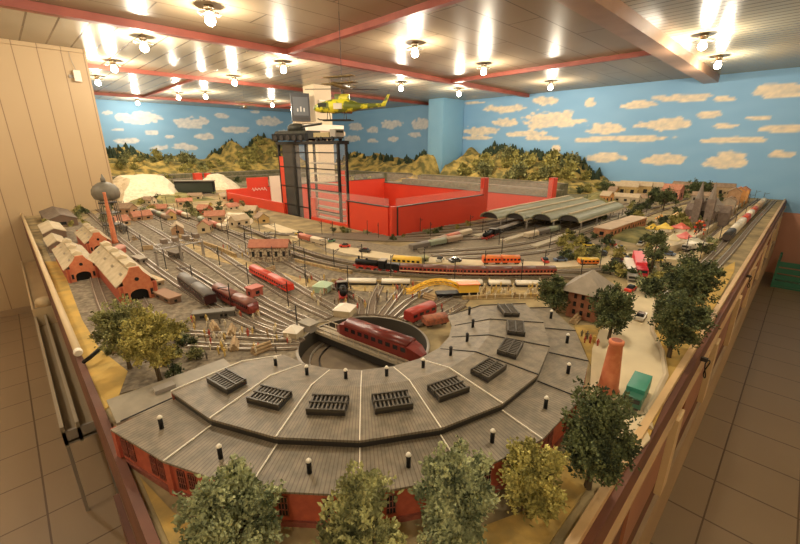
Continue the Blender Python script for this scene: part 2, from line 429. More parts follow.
# cream hand rail along the left edge
hr = thing('hand_rail', 'long cream tube rail along the left edge of the layout', 'rail', (.055,1.62,T+.035))
MB().cyl((0,2.05,0), .0115, 4.1, 14, 'y').build('tube', pvc_cream, hr, True)
for y in (.02,.85,1.7,2.6,3.6): MB().cyl((0,y,-.028), .009, .03, 8).build('bracket', chrome, hr)
MB().lathe([(.012,-.012),(.014,0),(.011,.012)], (0,0,0), 12, Matrix.Rotation(PI/2,3,'X')).build('end_cap', white, hr)
tv = MB(); tv.tube([(0,0,0),(.02,-.02,.02),(.05,0,.03),(.075,.03,.015),(.06,.05,.01)], .007); o = tv.build('hose', black, loc=(.06,1.56,T+.02)); tag(o, 'short black and chrome hose fitting at the end of the cream rail', 'hose')

# low bench cabinet on the left aisle
bn = thing('bench_cabinet', 'long narrow beige cabinet with pale rims in the left aisle beside the layout', 'cabinet', (-.06,3.9,0))
MB().bb(0,0,.05,.16,1.87,.56).build('body', mat('cabinet_tan', (.40,.30,.18), rough=.5), bn)
MB().bb(.012,0,.56,.148,1.87,.566).build('top_panel', mat('cabinet_top', (.45,.32,.17), (.40,.28,.15), rough=.45, scale=5), bn)
for x in (0,.148): MB().bb(x,0,.56,x+.012,1.87,.585).build('rim', pvc_cream, bn)
MB().bb(0,-.012,.40,.16,0,.585).build('end_panel', pvc_cream, bn)
tr = thing('metal_trough', 'open grey metal channel on legs continuing the beige cabinet towards the viewer', 'rack', (-.06,2.15,0))
for x in (0,.055,.13):
    MB().bb(x,0,.42,x+.014,1.73,.53).build('channel_side', mat('galvanised', (.42,.38,.30), rough=.35, metal=.5), tr)
MB().bb(.014,0,.44,.13,1.73,.45).build('channel_floor', mat('channel_tan',(.30,.23,.14),rough=.5), tr)
for y in (.04,1.6):
    for x in (0,.13): MB().bb(x,y,0,x+.014,y+.02,.42).build('leg', grey, tr)
MB().bb(0,0,.43,.14,.012,.50).build('end_plate', grey, tr)
cp = thing('cream_cap', 'domed cream cap sitting on the end of the beige aisle cabinet', 'cap', (.02,3.96,.586))
MB().lathe([(.055,0),(.055,.03),(.045,.05),(.02,.06)], n=20).build('dome', pvc_cream, cp, True)
MB().cyl((0,0,.004),.058,.008,20).build('rim', wood, cp)

# green crate in the right aisle
cr = thing('plastic_crate', 'dark green slatted crate on the floor against the pink wall', 'crate', (7.18,-.22,0))
for k in range(4):
    MB().bb(-.28,-.26,.03+k*.085,-.265,.26,.095+k*.085).build('slat', green_d, cr)
    MB().bb(-.265,.245,.03+k*.085,.28,.26,.095+k*.085).build('slat', green_d, cr)
MB().bb(-.262,-.262,0,.28,.243,.02).build('base', green_d, cr)
for x,y in ((-.275,-.26),(-.275,.235),(.265,.235)): MB().bb(x,y,0,x+.02,y+.025,.37).build('corner_post', green_d, cr)

# ------------------------------------------------------------------ ground patches
def patch(name, pts, m, label, cat, z=.003, thick=.004, world=False):
    P = [Vector(p) if world else G(*p) for p in pts]
    o = MB().prism([(p[0],p[1]) for p in P], T-.002, T+z).build(name, m)
    return tag(o, label, cat)
yard_m = mat('yard_ballast', (.11,.088,.06), (.29,.24,.165), rough=.95, scale=45, detail=14, contrast=(.32,.68), bump=.4)
patch('yard_ground', [(100,212),(150,205),(225,232),(285,255),(345,272),(430,282),(470,300),(455,315),(436,322),(366,316.5),(301,326),(297,345),(300,362),(200,372),(100,400),(112,385),(95,345),(70,300),(42,240)],
  yard_m, 'grey brown ballast yard in front of the red engine sheds', 'ground')
patch('yard_ground', [(300,236),(345,240),(400,247),(490,222),(600,196),(660,196),(640,228),(590,262),(400,262),(330,254)], mat('yard_ballast_far', (.20,.165,.115), (.29,.24,.165), rough=.95, scale=40, detail=6), 'ballast field of the passenger station beyond the red pit', 'ground', z=.002)
road_m = mat('road', (.72,.61,.40), (.62,.52,.34), rough=.8, scale=8)
patch('road', [(622,262),(640,260),(652,285),(655,310),(652,330),(662,350),(666,375),(655,398),(647,410),(645,428),(650,440),(630,462),(600,440),(585,420),(590,385),(592,350),(600,330),(625,310),(628,285)], road_m, 'pale concrete road winding between the roundhouse and the right table edge', 'road', z=.005)
patch('road', [(262,226),(300,240),(345,254),(392,261),(480,266),(560,268),(622,264),(640,258),(700,262),(700,257),(640,252),(560,263),(480,261),(400,256),(350,248),(305,234),(275,224)], road_m, 'pale curving road across the middle of the landscape above the long train', 'road', z=.006)
patch('road', [(640,258),(652,248),(690,226),(720,208),(745,190),(752,190),(735,208),(712,228),(672,252),(650,262)], road_m, 'pale straight road climbing towards the cathedral', 'road', z=.004)
sand = mat('yellow_turf', (.58,.37,.09), (.40,.28,.08), rough=1, scale=14, detail=10, bump=.3)
patch('turf', [(662,350),(655,330),(660,300),(700,282),(735,262),(734,272),(672,385),(650,436),(645,440),(645,428),(647,410),(655,398),(666,375)], sand, 'yellow turf strip between the pale road and the right edge', 'grass', z=.004)
patch('turf', [(45,262),(60,262),(82,320),(100,350),(128,372),(118,400),(103,412),(88,370)], sand, 'yellow turf along the cream rail at the left edge', 'grass', z=.004)
patch('turf', [(.075,.19),(1.55,.19),(1.75,.30),(1.55,.55),(1.15,.3),(.62,.25),(.35,.37),(.2,.5),(.1,.75),(.075,.9)], mat('ochre_turf', (.52,.34,.09), (.30,.22,.08), rough=1, scale=20, detail=10, bump=.3), 'ochre turf outside the curved back wall of the roundhouse', 'grass', z=.003, world=True)
cb = MB(); P = [G(*p, T+.008) for p in ((655,300),(652,330),(662,350),(666,375),(655,398),(647,410),(650,428),(664,445))]
cb.tube(P[:-1], .008, 4); tag(cb.build('kerb', pale), 'pale raised kerb along the turf side of the winding road', 'kerb')

patch('turf', [(176,240),(240,259),(300,279),(380,286),(450,284),(552,284),(556,298),(470,300),(440,296),(400,294),(350,291),(300,287),(240,268),(190,252)], mat('ochre_sand', (.50,.37,.17), (.32,.24,.12), rough=1, scale=30, detail=10, contrast=(.35,.6)), 'ochre sandy strip crowded with figures behind the turntable', 'sand', z=.0045)
# ------------------------------------------------------------------ railway tracks
def smooth(P, k=6):
    out = []; n = len(P)
    for i in range(n-1):
        p0, p1, p2, p3 = P[max(i-1,0)], P[i], P[i+1], P[min(i+2,n-1)]
        for t in [q/k for q in range(k)]:
            out.append(.5*((2*p1)+(p2-p0)*t+(2*p0-5*p1+4*p2-p3)*t*t+(3*p1-p0-3*p2+p3)*t**3))
    return out+[P[-1]]
bed_m = mat('sleepers', (.12,.085,.055), (.20,.155,.11), rough=.9, scale=120)
def strip(mb, P, off, w, z0, z1):
    vs = []; n = len(P)
    for i, p in enumerate(P):
        d = (P[min(i+1,n-1)]-P[max(i-1,0)]); d.z = 0; d.normalize(); s = Vector((-d.y, d.x, 0))
        for o, z in ((off-w/2,z0),(off-w/2,z1),(off+w/2,z1),(off+w/2,z0)): vs.append(p+s*o+Vector((0,0,z)))
    fs = [(4*i+k, 4*i+4+k, 4*i+4+(k+1)%4, 4*i+(k+1)%4) for i in range(n-1) for k in range(4)]
    mb.add(vs, fs+[(3,2,1,0), tuple(4*(n-1)+k for k in range(4))])
tracks = []
def track(pts, label, world=False, lift=.0, gauge=.03, group='railway tracks'):
    P = smooth([Vector((*p, T+lift)) if world else G(*p, T+lift) for p in pts]); tracks.append(P)
    c = P[len(P)//2]; o = thing('railway_track', label, 'track', c, group=group)
    Q = [p-c for p in P]
    b = MB(); strip(b, Q, 0, .046, .0025, .007); b.build('sleeper_bed', bed_m, o)
    for s in (-1,1):
        r = MB(); strip(r, Q, s*gauge/2, .0035, .006, .012); r.build('rail', steel, o)
    return o
names = ['nearest the engine sheds','second from the engine sheds','third from the engine sheds','fourth from the engine sheds','fifth from the engine sheds','sixth from the engine sheds']
for i, pts in enumerate([
  [(88,212),(118,238),(160,272),(215,308),(262,331),(302,343)],
  [(98,210),(138,236),(190,270),(240,300),(301,331)],
  [(112,207),(158,232),(205,262),(262,300),(312,324)],
  [(126,205),(176,228),(226,258),(284,296),(330,319)],
  [(138,203),(196,227),(250,257),(300,289),(347,317)],
  [(150,202),(214,227),(262,250),(318,280),(358,300),(362,316)]]):
    track(pts, 'long yard track running down to the turntable, %s' % names[i])
for i, pts in enumerate([[(371,316),(373,303),(380,287)],[(381,317),(392,302),(404,286)],[(391,318),(408,303),(430,290)],[(402,321),(424,311),(450,298)],[(415,326),(440,318),(462,306)],[(300,340),(262,339),(215,336),(185,334)],[(299,348),(250,349),(190,346)],[(300,335),(255,320),(215,290),(180,268)]]):
    track(pts, 'short stub track radiating from the turntable rim, %s' % ['pointing at the black train','second clockwise','third clockwise','under the small red wagon','ending at the inner roof edge','leading to the left trees','lower of the two leading left','crossing to the brown railcar'][i], group='turntable stub tracks')
track([(92,270),(98,292),(110,322),(122,345)], 'siding leaving the front door of the left engine shed')
track([(140,298),(150,316),(170,335),(190,345)], 'siding leaving the front door of the right engine shed')
track([(205,222),(262,243),(320,262),(380,272),(470,277),(560,277),(600,280)], 'main line carrying the long red and cream train', lift=.012)
track([(230,222),(270,238),(320,256),(380,267),(470,272),(560,272),(610,270)], 'main line behind the long red and cream train', lift=.012)
for i in range(9):
    y = 1.12+i*.125
    pts = [(1.75-.05*i, 2.9+.06*i-.1), (1.95,2.05+.06*i+.1), (2.45,y+.35), (3.1,y+.05), (3.8,y), (5.2,y), (6.9,y-.1)]
    if i < 3: pts = [(1.95,1.55+.12*i),(2.5,y+.1),(3.1,y),(3.8,y),(5.2,y),(6.9,y-.1)]
    if y > 2.14: pts = [(2.0,2.2),(3.0,2.2),(6.9,2.2)]
    track(pts, 'station track %s of the platforms under the green arched roofs' % ['one','two','three','four','five','six','seven','eight','nine'][i] if False else 'station track leading under the green arched roofs, %s from the front' % ['first','second','third','fourth','fifth','sixth','seventh','eighth','last'][i], world=True, group='station tracks')
for i, y in enumerate((.27,.34,.45)):
    track([(1.95+.25*i,.34+.02*i),(2.5+.2*i,.24+.75*(y-.2)),(3.4,y),(5,y),(7.5,y-.02)] if i < 3 else [(2.7,y+.35),(3.3,y+.1),(4.2,y),(5.4,y),(7.5,y)], 'straight track beside the right edge of the layout, %s from the aisle' % ['first','second','third'][i], world=True, group='edge tracks')
for i, y in enumerate((6.2,6.4,7.3,7.5,8.6)):
    track([(1.1,y),(3,y+.2),(5.3,y),(6.8,y-.6)], 'distant track in front of the back hills, %s row from the pit' % ['first','second','third','fourth','fifth'][i], world=True, group='distant tracks')
for i, x in enumerate((5.35,5.5,5.65)):
    track([(x,2.5),(x,4),(x,5.6)], 'track between the red pit and the right hills, %s from the pit' % ['first','second','third'][i], world=True, group='distant tracks')
# viaduct retaining walls by the right edge
vw = MB(); P = smooth([Vector((*p,T)) for p in ((2.9,.68),(3.4,.54),(4.2,.51),(5.6,.51),(7.2,.52))]); strip(vw, P, 0, .02, -.001, .045)
tag(vw.build('retaining_wall', pale), 'pale low wall along the inner side of the edge tracks', 'wall')
vw = MB(); P = smooth([Vector((*p,T)) for p in ((2.4,.27),(3.0,.40),(4.0,.405),(5.6,.405),(6.4,.405))]); strip(vw, P, 0, .05, -.001, .02)
tag(vw.build('platform', mat('platform_top', (.50,.38,.2), rough=.8)), 'sandy platform between the edge tracks', 'platform')

# ------------------------------------------------------------------ ROUNDHOUSE
rh = thing('roundhouse', 'big curved locomotive roundhouse with grey segmented roof and red brick walls', 'building', (C0.x,C0.y,T))
A0, DA, NB = 182, 16, 9
def pol(r, a, z): return Vector((r*math.cos(R(a)), r*math.sin(R(a)), z))
RI, RR, RS, RO = .333, .455, .640, .752
WT = .088
for k in range(NB):
    a, b = A0+k*DA, A0+(k+1)*DA
    def pan(r0, z0, r1, z1, th, name, m, inset=.0):
        k0 = k == 0 and name == 'rear_roof'; a1 = a+1 if k0 else a
        q = [pol(r0,a,z0), pol(r1*(1.03 if k0 else 1),a1,z1), pol(r1,b,z1), pol(r0,b,z0)]
        lo = [v-Vector((0,0,th)) for v in q]
        return MB().add(q+lo, [(0,1,2,3),(7,6,5,4),(0,4,5,1),(1,5,6,2),(2,6,7,3),(3,7,4,0)]).build(name, m, rh)
    pan(RI-.01,.090, RR,.122, .006, 'front_roof', slate)
    pan(RR,.122, RS,.116, .006, 'upper_roof', slate)
    pan(RS-.02,.096, RO,.090, .005, 'rear_roof', slate)
    # step fascia
    q = [pol(RS-.003,a,.114), pol(RS-.003,a,.085), pol(RS-.003,b,.085), pol(RS-.003,b,.114)]
    i2 = [v*1 for v in (pol(RS-.012,a,.114), pol(RS-.012,a,.085), pol(RS-.012,b,.085), pol(RS-.012,b,.114))]
    MB().add(q+i2, [(0,1,2,3),(7,6,5,4),(0,4,5,1),(1,5,6,2),(2,6,7,3),(3,7,4,0)]).build('step_fascia', dark, rh)
    # outer wall of this bay with its windows
    ao = a+1 if k == 0 else a; p0, p1 = pol(RO*(1.03 if k == 0 else 1)-.012,ao,0), pol(RO-.012,b,0); mid = (p0+p1)/2; L = (p1-p0).length; rz = math.atan2(p1.y-p0.y, p1.x-p0.x)
    wl = MB().box((0,0,WT/2),(L,.008,WT)).build('outer_wall', brick, rh, loc=mid, rz=rz)
    MB().box((0,-.005,.006),(L,.008,.012)).build('plinth', brick_dark, wl)
    for s in (-.075,-.045,.045,.075):
        if L < .2 and False: continue
        wn = MB().box((0,-.0045,0),(.018,.003,.046)).build('window', glassy, wl, loc=(s*L/.213,0,.048))
        g = MB()
        for xx in (-.009,-.003,.003,.009): g.box((xx,-.0065,0),(.0014,.002,.048))
        for zz in (-.023,-.008,.008,.023): g.box((0,-.0065,zz),(.020,.002,.0014))
        tmp = g.build('muntin', brick_dark, rh); tmp.parent = wl; tmp.location = wn.location
    MB().box((-L/2,-.004,WT/2),(.016,.012,WT)).build('pilaster', brick, wl)
    # inner front; dark sheets stand in for the shade inside the door openings
    p0, p1 = pol(RI+.01,a,0), pol(RI+.01,b,0); mid = (p0+p1)/2; L = (p1-p0).length; rz = math.atan2(p1.y-p0.y, p1.x-p0.x)
    MB().box((0,0,.078),(L,.008,.016)).build('door_lintel', brick, rh, loc=mid, rz=rz)
    MB().box((0,0,.035),(L*.9,.004,.07)).build('doorway', dark, rh, loc=mid, rz=rz)
    # skylight across the ridge
    am = (a+b)/2
    sk = bpy.data.objects.new('skylight', None); sk = MB().box((0,0,.004),(.056,.090,.008)).build('skylight', dark, rh, loc=pol(.535,am,.121), rz=R(am))
    sk.rotation_euler.y = R(2)
    sl = MB()
    for i in range(9): sl.box((0,-.040+.010*i,.011),(.052,.004,.006))
    sl.build('glazing_bar', mat('zinc', (.10,.085,.065), rough=.5), sk)
    for xx in (-.026,0,.026): MB().box((xx,0,.012),(.004,.090,.008)).build('frame_bar', mat('bronze_frame', (.06,.05,.035), rough=.4), sk)
    # smoke pipes
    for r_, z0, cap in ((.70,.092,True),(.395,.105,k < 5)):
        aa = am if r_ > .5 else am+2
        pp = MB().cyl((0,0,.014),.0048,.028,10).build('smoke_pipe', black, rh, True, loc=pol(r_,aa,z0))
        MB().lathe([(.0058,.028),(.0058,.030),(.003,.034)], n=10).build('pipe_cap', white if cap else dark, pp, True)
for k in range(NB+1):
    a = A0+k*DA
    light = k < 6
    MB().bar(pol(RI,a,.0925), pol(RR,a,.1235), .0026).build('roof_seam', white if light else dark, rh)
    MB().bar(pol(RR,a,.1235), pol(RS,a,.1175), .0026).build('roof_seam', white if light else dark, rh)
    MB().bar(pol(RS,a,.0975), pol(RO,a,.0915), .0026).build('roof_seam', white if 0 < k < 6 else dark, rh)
for a, s in ((A0,1),(A0+NB*DA,-1)):
    q = [pol(RI+.01,a,0), pol(RO-.012,a,0), pol(RO-.012,a,.086), pol(RS,a,.09), pol(RS,a,.112), pol(RR,a,.118), pol(RI+.01,a,.088)]
    t = pol(.008,a+90*s,0); q2 = [v+t for v in q]; nn = len(q)
    MB().add(q+q2, [tuple(range(nn)), tuple(range(nn,2*nn))[::-1]]+[(i,nn+i,nn+(i+1)%nn,(i+1)%nn) for i in range(nn)]).build('end_wall', brick_dark, rh)
MB().lathe([(.34,0),(.34,.001)], n=4)  # (nothing linked)
fl = MB()
vs = []; fs = []
for k in range(NB+1): a = A0+k*DA; vs += [pol(RI,a,.003), pol(RO-.02,a,.003)]
fl.add(vs, [(2*k,2*k+1,2*k+3,2*k+2) for k in range(NB)]); fl.build('shed_floor', pale, rh)
# low annex roofs at the left end
an = thing('annex', 'low flat grey annex at the left end of the roundhouse', 'building', (.27,1.15,T))
MB().bb(-.19,-.085,0,.10,.03,.05).build('wall', brick_dark, an); MB().bb(-.20,-.09,.05,.11,.04,.056).build('roof', slate_lite, an)
MB().bb(-.10,-.03,.057,-.05,0,.068).build('roof_hatch', grey, an)

# ------------------------------------------------------------------ TURNTABLE
tt = thing('turntable', 'round locomotive turntable pit with a girder bridge', 'turntable', (C0.x,C0.y,T))
pit = MB(); pn = 64
def ringz(prof, m, name):
    mb = MB(); vs = []; fs = []
    for r, z in prof:
        for i in range(pn): vs.append((r*math.cos(2*PI*i/pn), r*math.sin(2*PI*i/pn), z))
    for k in range(len(prof)-1):
        for i in range(pn): j = (i+1)%pn; fs.append((k*pn+i,k*pn+j,(k+1)*pn+j,(k+1)*pn+i))
    mb.add(vs, fs); return mb.build(name, m, tt, True)
ringz([(RT+.008,.004),(RT,.007),(RT-.002,.006)], grey, 'pit_coping')
ringz([(RT-.001,.006),(RT-.002,-.055)], mat('pit_wall', (.05,.042,.03), rough=.8), 'pit_wall')
ringz([(RT-.001,-.055),(.001,-.055)], mat('pit_floor', (.20,.155,.10), (.13,.10,.07), rough=.9, scale=12), 'pit_floor')
ringz([(.203,-.054),(.203,-.046),(.198,-.046),(.198,-.054)], steel, 'ring_rail')
ringz([(.168,-.054),(.168,-.05),(.163,-.05),(.163,-.054)], dark, 'ring_rail')
LA, LB = G(340,330,T+.02), G(424,361,T+.02)
ang = math.atan2(LB.y-LA.y, LB.x-LA.x)
br = MB().box((0,0,-.004),(2*RT-.012,.062,.012)).build('bridge_deck', mat('bridge_grey', (.42,.36,.26), rough=.6), tt, rz=ang)
for s in (-1,1):
    MB().box((0,s*.024,-.025),(2*RT-.03,.006,.034)).build('girder', dark, br)
    MB().box((0,s*.015,.005),(2*RT-.012,.004,.006)).build('rail', steel, br)
    rl = MB().box((0,s*.032,.024),(2*RT-.02,.002,.002))
    for i in range(12): rl.box((-RT+.02+i*.0395,s*.032,.012),(.002,.002,.024))
    rl.build('hand_rail', mat('railing_cream', (.6,.5,.34), rough=.5), br)
cb = thing('control_cabin', 'small dark grey cabin at the left end of the turntable bridge', 'cabin', G(309,330,T), ang)
MB().bb(-.03,-.02,0,.03,.02,.03).build('body', grey, cb); MB().bb(-.036,-.026,.03,.036,.026,.036).build('roof', slate_lite, cb)
MB().bb(-.031,-.012,.012,-.0295,.012,.024).build('window', glassy, cb)

# ------------------------------------------------------------------ ROLLING STOCK
def arc(w, h0, h1, n=7): return [(w/2*math.cos(PI*i/(n-1)), h0+(h1-h0)*math.sin(PI*i/(n-1))) for i in range(n)]
def vehicle(name, label, cat, A, B, wd=.052, h=.068, body=maroon, roof=grey, nwin=8, stripe=None, nose=0, z=T, group=None, zl=.012, pant=False, win=True):
    A = Vector(A); B = Vector(B); L = (B-A).length; c = (A+B)/2; a = math.atan2(B.y-A.y, B.x-A.x)
    o = thing(name, label, cat, (c.x,c.y,z), a, group)
    hb = h*.76
    if nose:
        e = L/2; k = e-nose
        secs = [(-e,.55,.5),(-e+nose*.5,.9,.85),(-k,1,1),(k,1,1),(e-nose*.5,.9,.8),(e,.5,.45)]
    else: secs = [(-L/2,1,1),(L/2,1,1)]
    base = [(-wd/2,zl),(-wd/2,hb)]; prof = lambda sw, sh: [(wd/2*sw,zl),(-wd/2*sw,zl),(-wd/2*sw,zl+(hb-zl)*sh)]+[(-y*sw, zl+(zz-zl)*sh) for y, zz in arc(wd,hb,hb+.004,3)][1:2]+[(wd/2*sw,zl+(hb-zl)*sh)]
    mb = MB(); vs = []; fs = []
    for x, sw, sh in secs: vs += [(x,y,zz) for y, zz in prof(sw,sh)]
    m5 = 5
    for i in range(len(secs)-1):
        for k in range(m5): fs.append((i*m5+k,(i+1)*m5+k,(i+1)*m5+(k+1)%m5,i*m5+(k+1)%m5))
    fs += [tuple(range(m5)), tuple(range((len(secs)-1)*m5, len(secs)*m5))[::-1]]
    mb.add(vs, fs).build('body', body, o)
    Lr = L-2*nose
    MB().extr(arc(wd*.98,hb,h,9)+[(-wd*.49,hb-.002),(wd*.49,hb-.002)], -Lr/2+.002, Lr/2-.002).build('roof', roof, o, True)
    if win and nwin:
        for s in (-1,1):
            wb = MB()
            for i in range(nwin): wb.box((-Lr/2+Lr*(i+.5)/nwin, s*wd/2, hb*.74), (Lr/nwin*.6,.0016,h*.2))
            wb.build('window_row', glassy, o)
    if stripe:
        for s in (-1,1): MB().box((0,s*wd/2,hb*.45),(Lr*.99,.0014,h*.08)).build('stripe', stripe, o)
    for s in (-1,1):
        bg = MB().box((s*L*.32,0,zl*.9),(L*.2,wd*.7,zl*.8)).build('bogie', dark, o)
        wh = MB()
        for d in (-.06,.06):
            for q in (-1,1): wh.cyl((s*L*.32+d*L,q*.015,.0125+.0-.002),.0095,.004,10,'y')
        wh.build('wheels', dark, bg)
    if pant:
        for s in (-1,1):
            MB().bar((s*L*.3-.012,0,h),(s*L*.3+.012,0,h+.016),.0015).bar((s*L*.3+.012,0,h+.016),(s*L*.3-.008,0,h+.028),.0015).bar((s*L*.3-.008,-.016,h+.028),(s*L*.3-.008,.016,h+.028),.0015).build('pantograph', dark, o)
    return o
TT = T+.010
vehicle('electric_locomotive', 'long maroon locomotive standing on the turntable bridge', 'locomotive', LA, LB, wd=.060, h=.076, body=maroon, roof=mat('dark_maroon', (.13,.02,.015), rough=.3), nwin=9, nose=.05, z=TT)
g = lambda *p: G(*p, T+.03)
vehicle('diesel_railcar', 'brown railcar unit with silver roof, rear half of the pair left of the turntable', 'railcar', g(218,292), g(236,302), body=maroon, roof=mat('brown_roof', (.24,.10,.075), rough=.35), z=TT)
vehicle('diesel_railcar', 'brown railcar unit, front half of the pair left of the turntable', 'railcar', g(236,302), g(255,311), body=maroon, roof=MATS['brown_roof'], z=TT, nose=.012)
vehicle('diesel_locomotive', 'black and maroon locomotive with pale roof boxes, nearest the engine sheds', 'locomotive', g(183,281), g(197,291), body=mat('dark_wine', (.05,.014,.014), rough=.3), roof=mat('dull_grey_roof',(.13,.12,.11),rough=.5), z=TT, nwin=5)
vehicle('diesel_locomotive', 'black and maroon locomotive coupled in front of the one nearest the sheds', 'locomotive', g(197,291), g(211,302), body=MATS['dark_wine'], roof=MATS['dull_grey_roof'], z=TT, nwin=5)
vehicle('railbus', 'bright red rail bus above the turntable, left of its pair', 'rail bus', g(253,270), g(271,279), body=red_bright, roof=mat('red_roof', (.55,.07,.04), rough=.4), z=TT, wd=.045, h=.055)
vehicle('railbus', 'bright red rail bus above the turntable, right of its pair', 'rail bus', g(271,279), g(290,289), body=red_bright, roof=MATS['red_roof'], z=TT, wd=.045, h=.055)
vehicle('freight_wagon', 'short wine red boxcar right of the turntable', 'wagon', g(408,319), g(432,309), body=mat('wine_red', (.33,.03,.02), rough=.35), roof=mat('wine_roof', (.40,.05,.035), rough=.4), z=TT, nwin=4, wd=.05, h=.06)
vehicle('freight_wagon', 'open wagon loaded with orange scrap beside the roundhouse inner edge', 'wagon', g(424,322), g(446,318), body=mat('rust', (.42,.13,.06), (.2,.08,.05), rough=.7, scale=80), roof=MATS['rust'], z=TT, nwin=0, wd=.05, h=.045)
# long passenger train on the main line
pm = smooth([G(*p, T+.012) for p in ((205,222),(262,243),(320,262),(380,272),(470,277),(560,277),(600,280))], 12)
def along(px):
    best = min(pm, key=lambda p: abs(proj(p)[0]-px)); return best
def proj(p):
    v = p-Vector((0,0,CAMZ)); d = v.dot(_F); return 400+FPX*v.dot(_R)/d, 272-FPX*v.dot(_U)/d
creamred = mat('coach_red', (.34,.05,.03), rough=.35)
xs_ = [397,420,443,466,489,512,535,552]
for i in range(len(xs_)-1):
    vehicle('passenger_coach', 'red coach with cream window band in the long train, %s behind the black engine' % ['first','second','third','fourth','fifth','sixth','last'][i], 'coach', along(xs_[i]), along(xs_[i+1]), body=creamred, roof=mat('coach_roof', (.13,.05,.035), rough=.4), stripe=mat('cream_stripe', (.75,.6,.35), rough=.4), z=T+.022, nwin=6, wd=.05, h=.055, group='coaches of the long train')
def steam(name, label, A, B, z, body=black):
    A = Vector(A); B = Vector(B); L = (B-A).length; c = (A+B)/2
    o = thing(name, label, 'locomotive', (c.x,c.y,z), math.atan2(B.y-A.y, B.x-A.x))
    MB().cyl((L*.17,0,.040),.017,L*.52,14,'x').build('boiler', body, o, True)
    MB().bb(-L*.20,-.024,.014,-L*.08,.024,.062).build('cab', body, o); MB().bb(-L*.21,-.027,.062,-L*.07,.027,.066).build('cab_roof', grey, o)
    MB().bb(-L*.5,-.022,.014,-L*.22,.022,.046).build('tender', body, o); MB().bb(-L*.48,-.018,.046,-L*.24,.018,.05).build('coal', dark, o)
    MB().cyl((L*.37,0,.064),.006,.02,10).build('smokestack', body, o, True); MB().sphere((L*.2,0,.058),.008).build('steam_dome', body, o, True)
    MB().bb(-L*.05,-.02,.014,L*.47,.02,.022).build('running_board', mat('wheel_red', (.35,.03,.02), rough=.4), o)
    for i in range(6):
        wm = MB()
        for s in (-1,1): wm.cyl((-L*.42+i*L*.16,s*.018,.011),.011,.005,12,'y')
        wm.build('wheel_set', MATS['wheel_red'], o)
    return o
steam('steam_locomotive', 'black steam engine pulling the long red and cream train', along(397), along(352), T+.022)
steam('steam_locomotive', 'black steam engine facing the viewer just behind the turntable rim', G(342,291), G(344,304), TT)
steam('steam_locomotive', 'black steam engine coming out of the green arched station roof', G(497,235), G(483,242), TT)
for i, (a, b) in enumerate(((498,510),(510,522),(522,534))):
    vehicle('passenger_coach', 'dark coach behind the station steam engine, %s' % ['first','second','third and palest'][i], 'coach', G(a,235-(a-498)*.35), G(b,235-(b-498)*.35), body=dark if i < 2 else white, roof=grey if i != 2 else white, z=TT, nwin=5, wd=.05, h=.055)
for i, (a, b) in enumerate(((345,378),(380,412),(446,484),(487,512),(514,541))):
    A, B = [G(x, 281+(x-345)*.012, T+.02) for x in (a, b)]
    L = (B-A).length; c = (A+B)/2
    o = thing('flat_wagon', 'pale tarpaulin covered flat wagon below the long train, %s from the left' % ['first','second','third','fourth','fifth'][i], 'wagon', (c.x,c.y,T), math.atan2(B.y-A.y,B.x-A.x), 'pale wagons below the long train')
    MB().bb(-L/2+.005,-.022,.008,L/2-.005,.022,.016).build('chassis', dark, o); MB().extr(arc(.042,.026,.036,7)+[(-.021,.016),(.021,.016)], -L/2+.01, L/2-.01).build('cover', white, o, True)
vehicle('railbus', 'orange red rail bus on the middle road line, left half of the pair', 'rail bus', G(482,265), G(500,265), body=mat('coach_orange', (.85,.13,.03), rough=.4), roof=orange, z=TT, wd=.05, h=.055, nwin=5)
vehicle('railbus', 'orange red rail bus on the middle road line, right half of the pair', 'rail bus', G(501,265), G(519,265), body=MATS['coach_orange'], roof=orange, z=TT, wd=.05, h=.055, nwin=5)
vehicle('track_machine', 'long yellow track maintenance machine above the black steam engine', 'train', G(393,266), G(421,268), body=yellow, roof=yellow, z=TT, wd=.05, h=.06, nwin=6, stripe=green_d)
vehicle('bus', 'orange and yellow bus beside the grey roofed brick tower', 'bus', G(578,265), G(597,265), body=orange, roof=yellow, z=T+.004, wd=.045, h=.045, nwin=5)
# edge freight train at the right
ec = [(.72,.66,.52),(.75,.7,.6),(.65,.08,.04),(.8,.74,.62),(.5,.1,.05),(.45,.30,.16),(.6,.45,.3)]
vehicle('diesel_locomotive', 'dark locomotive leading the freight train along the right edge', 'locomotive', (3.85,.34,T), (4.15,.34,T), body=mat('dark_loco', (.08,.06,.05), rough=.4), roof=dark, z=TT, nwin=4)
for i in range(8):
    c_ = ec[i%7]
    vehicle('container_wagon', '%s container wagon of the right edge freight train, %s from its engine' % (['cream','white','red','pale','dark red','brown','tan','cream'][i], ['first','second','third','fourth','fifth','sixth','seventh','eighth'][i]), 'wagon', (4.18+i*.36,.34,T), (4.51+i*.36,.34,T), body=mat('container_%d'%(i%7), c_, rough=.5), roof=MATS['container_%d'%(i%7)], z=TT, nwin=0)
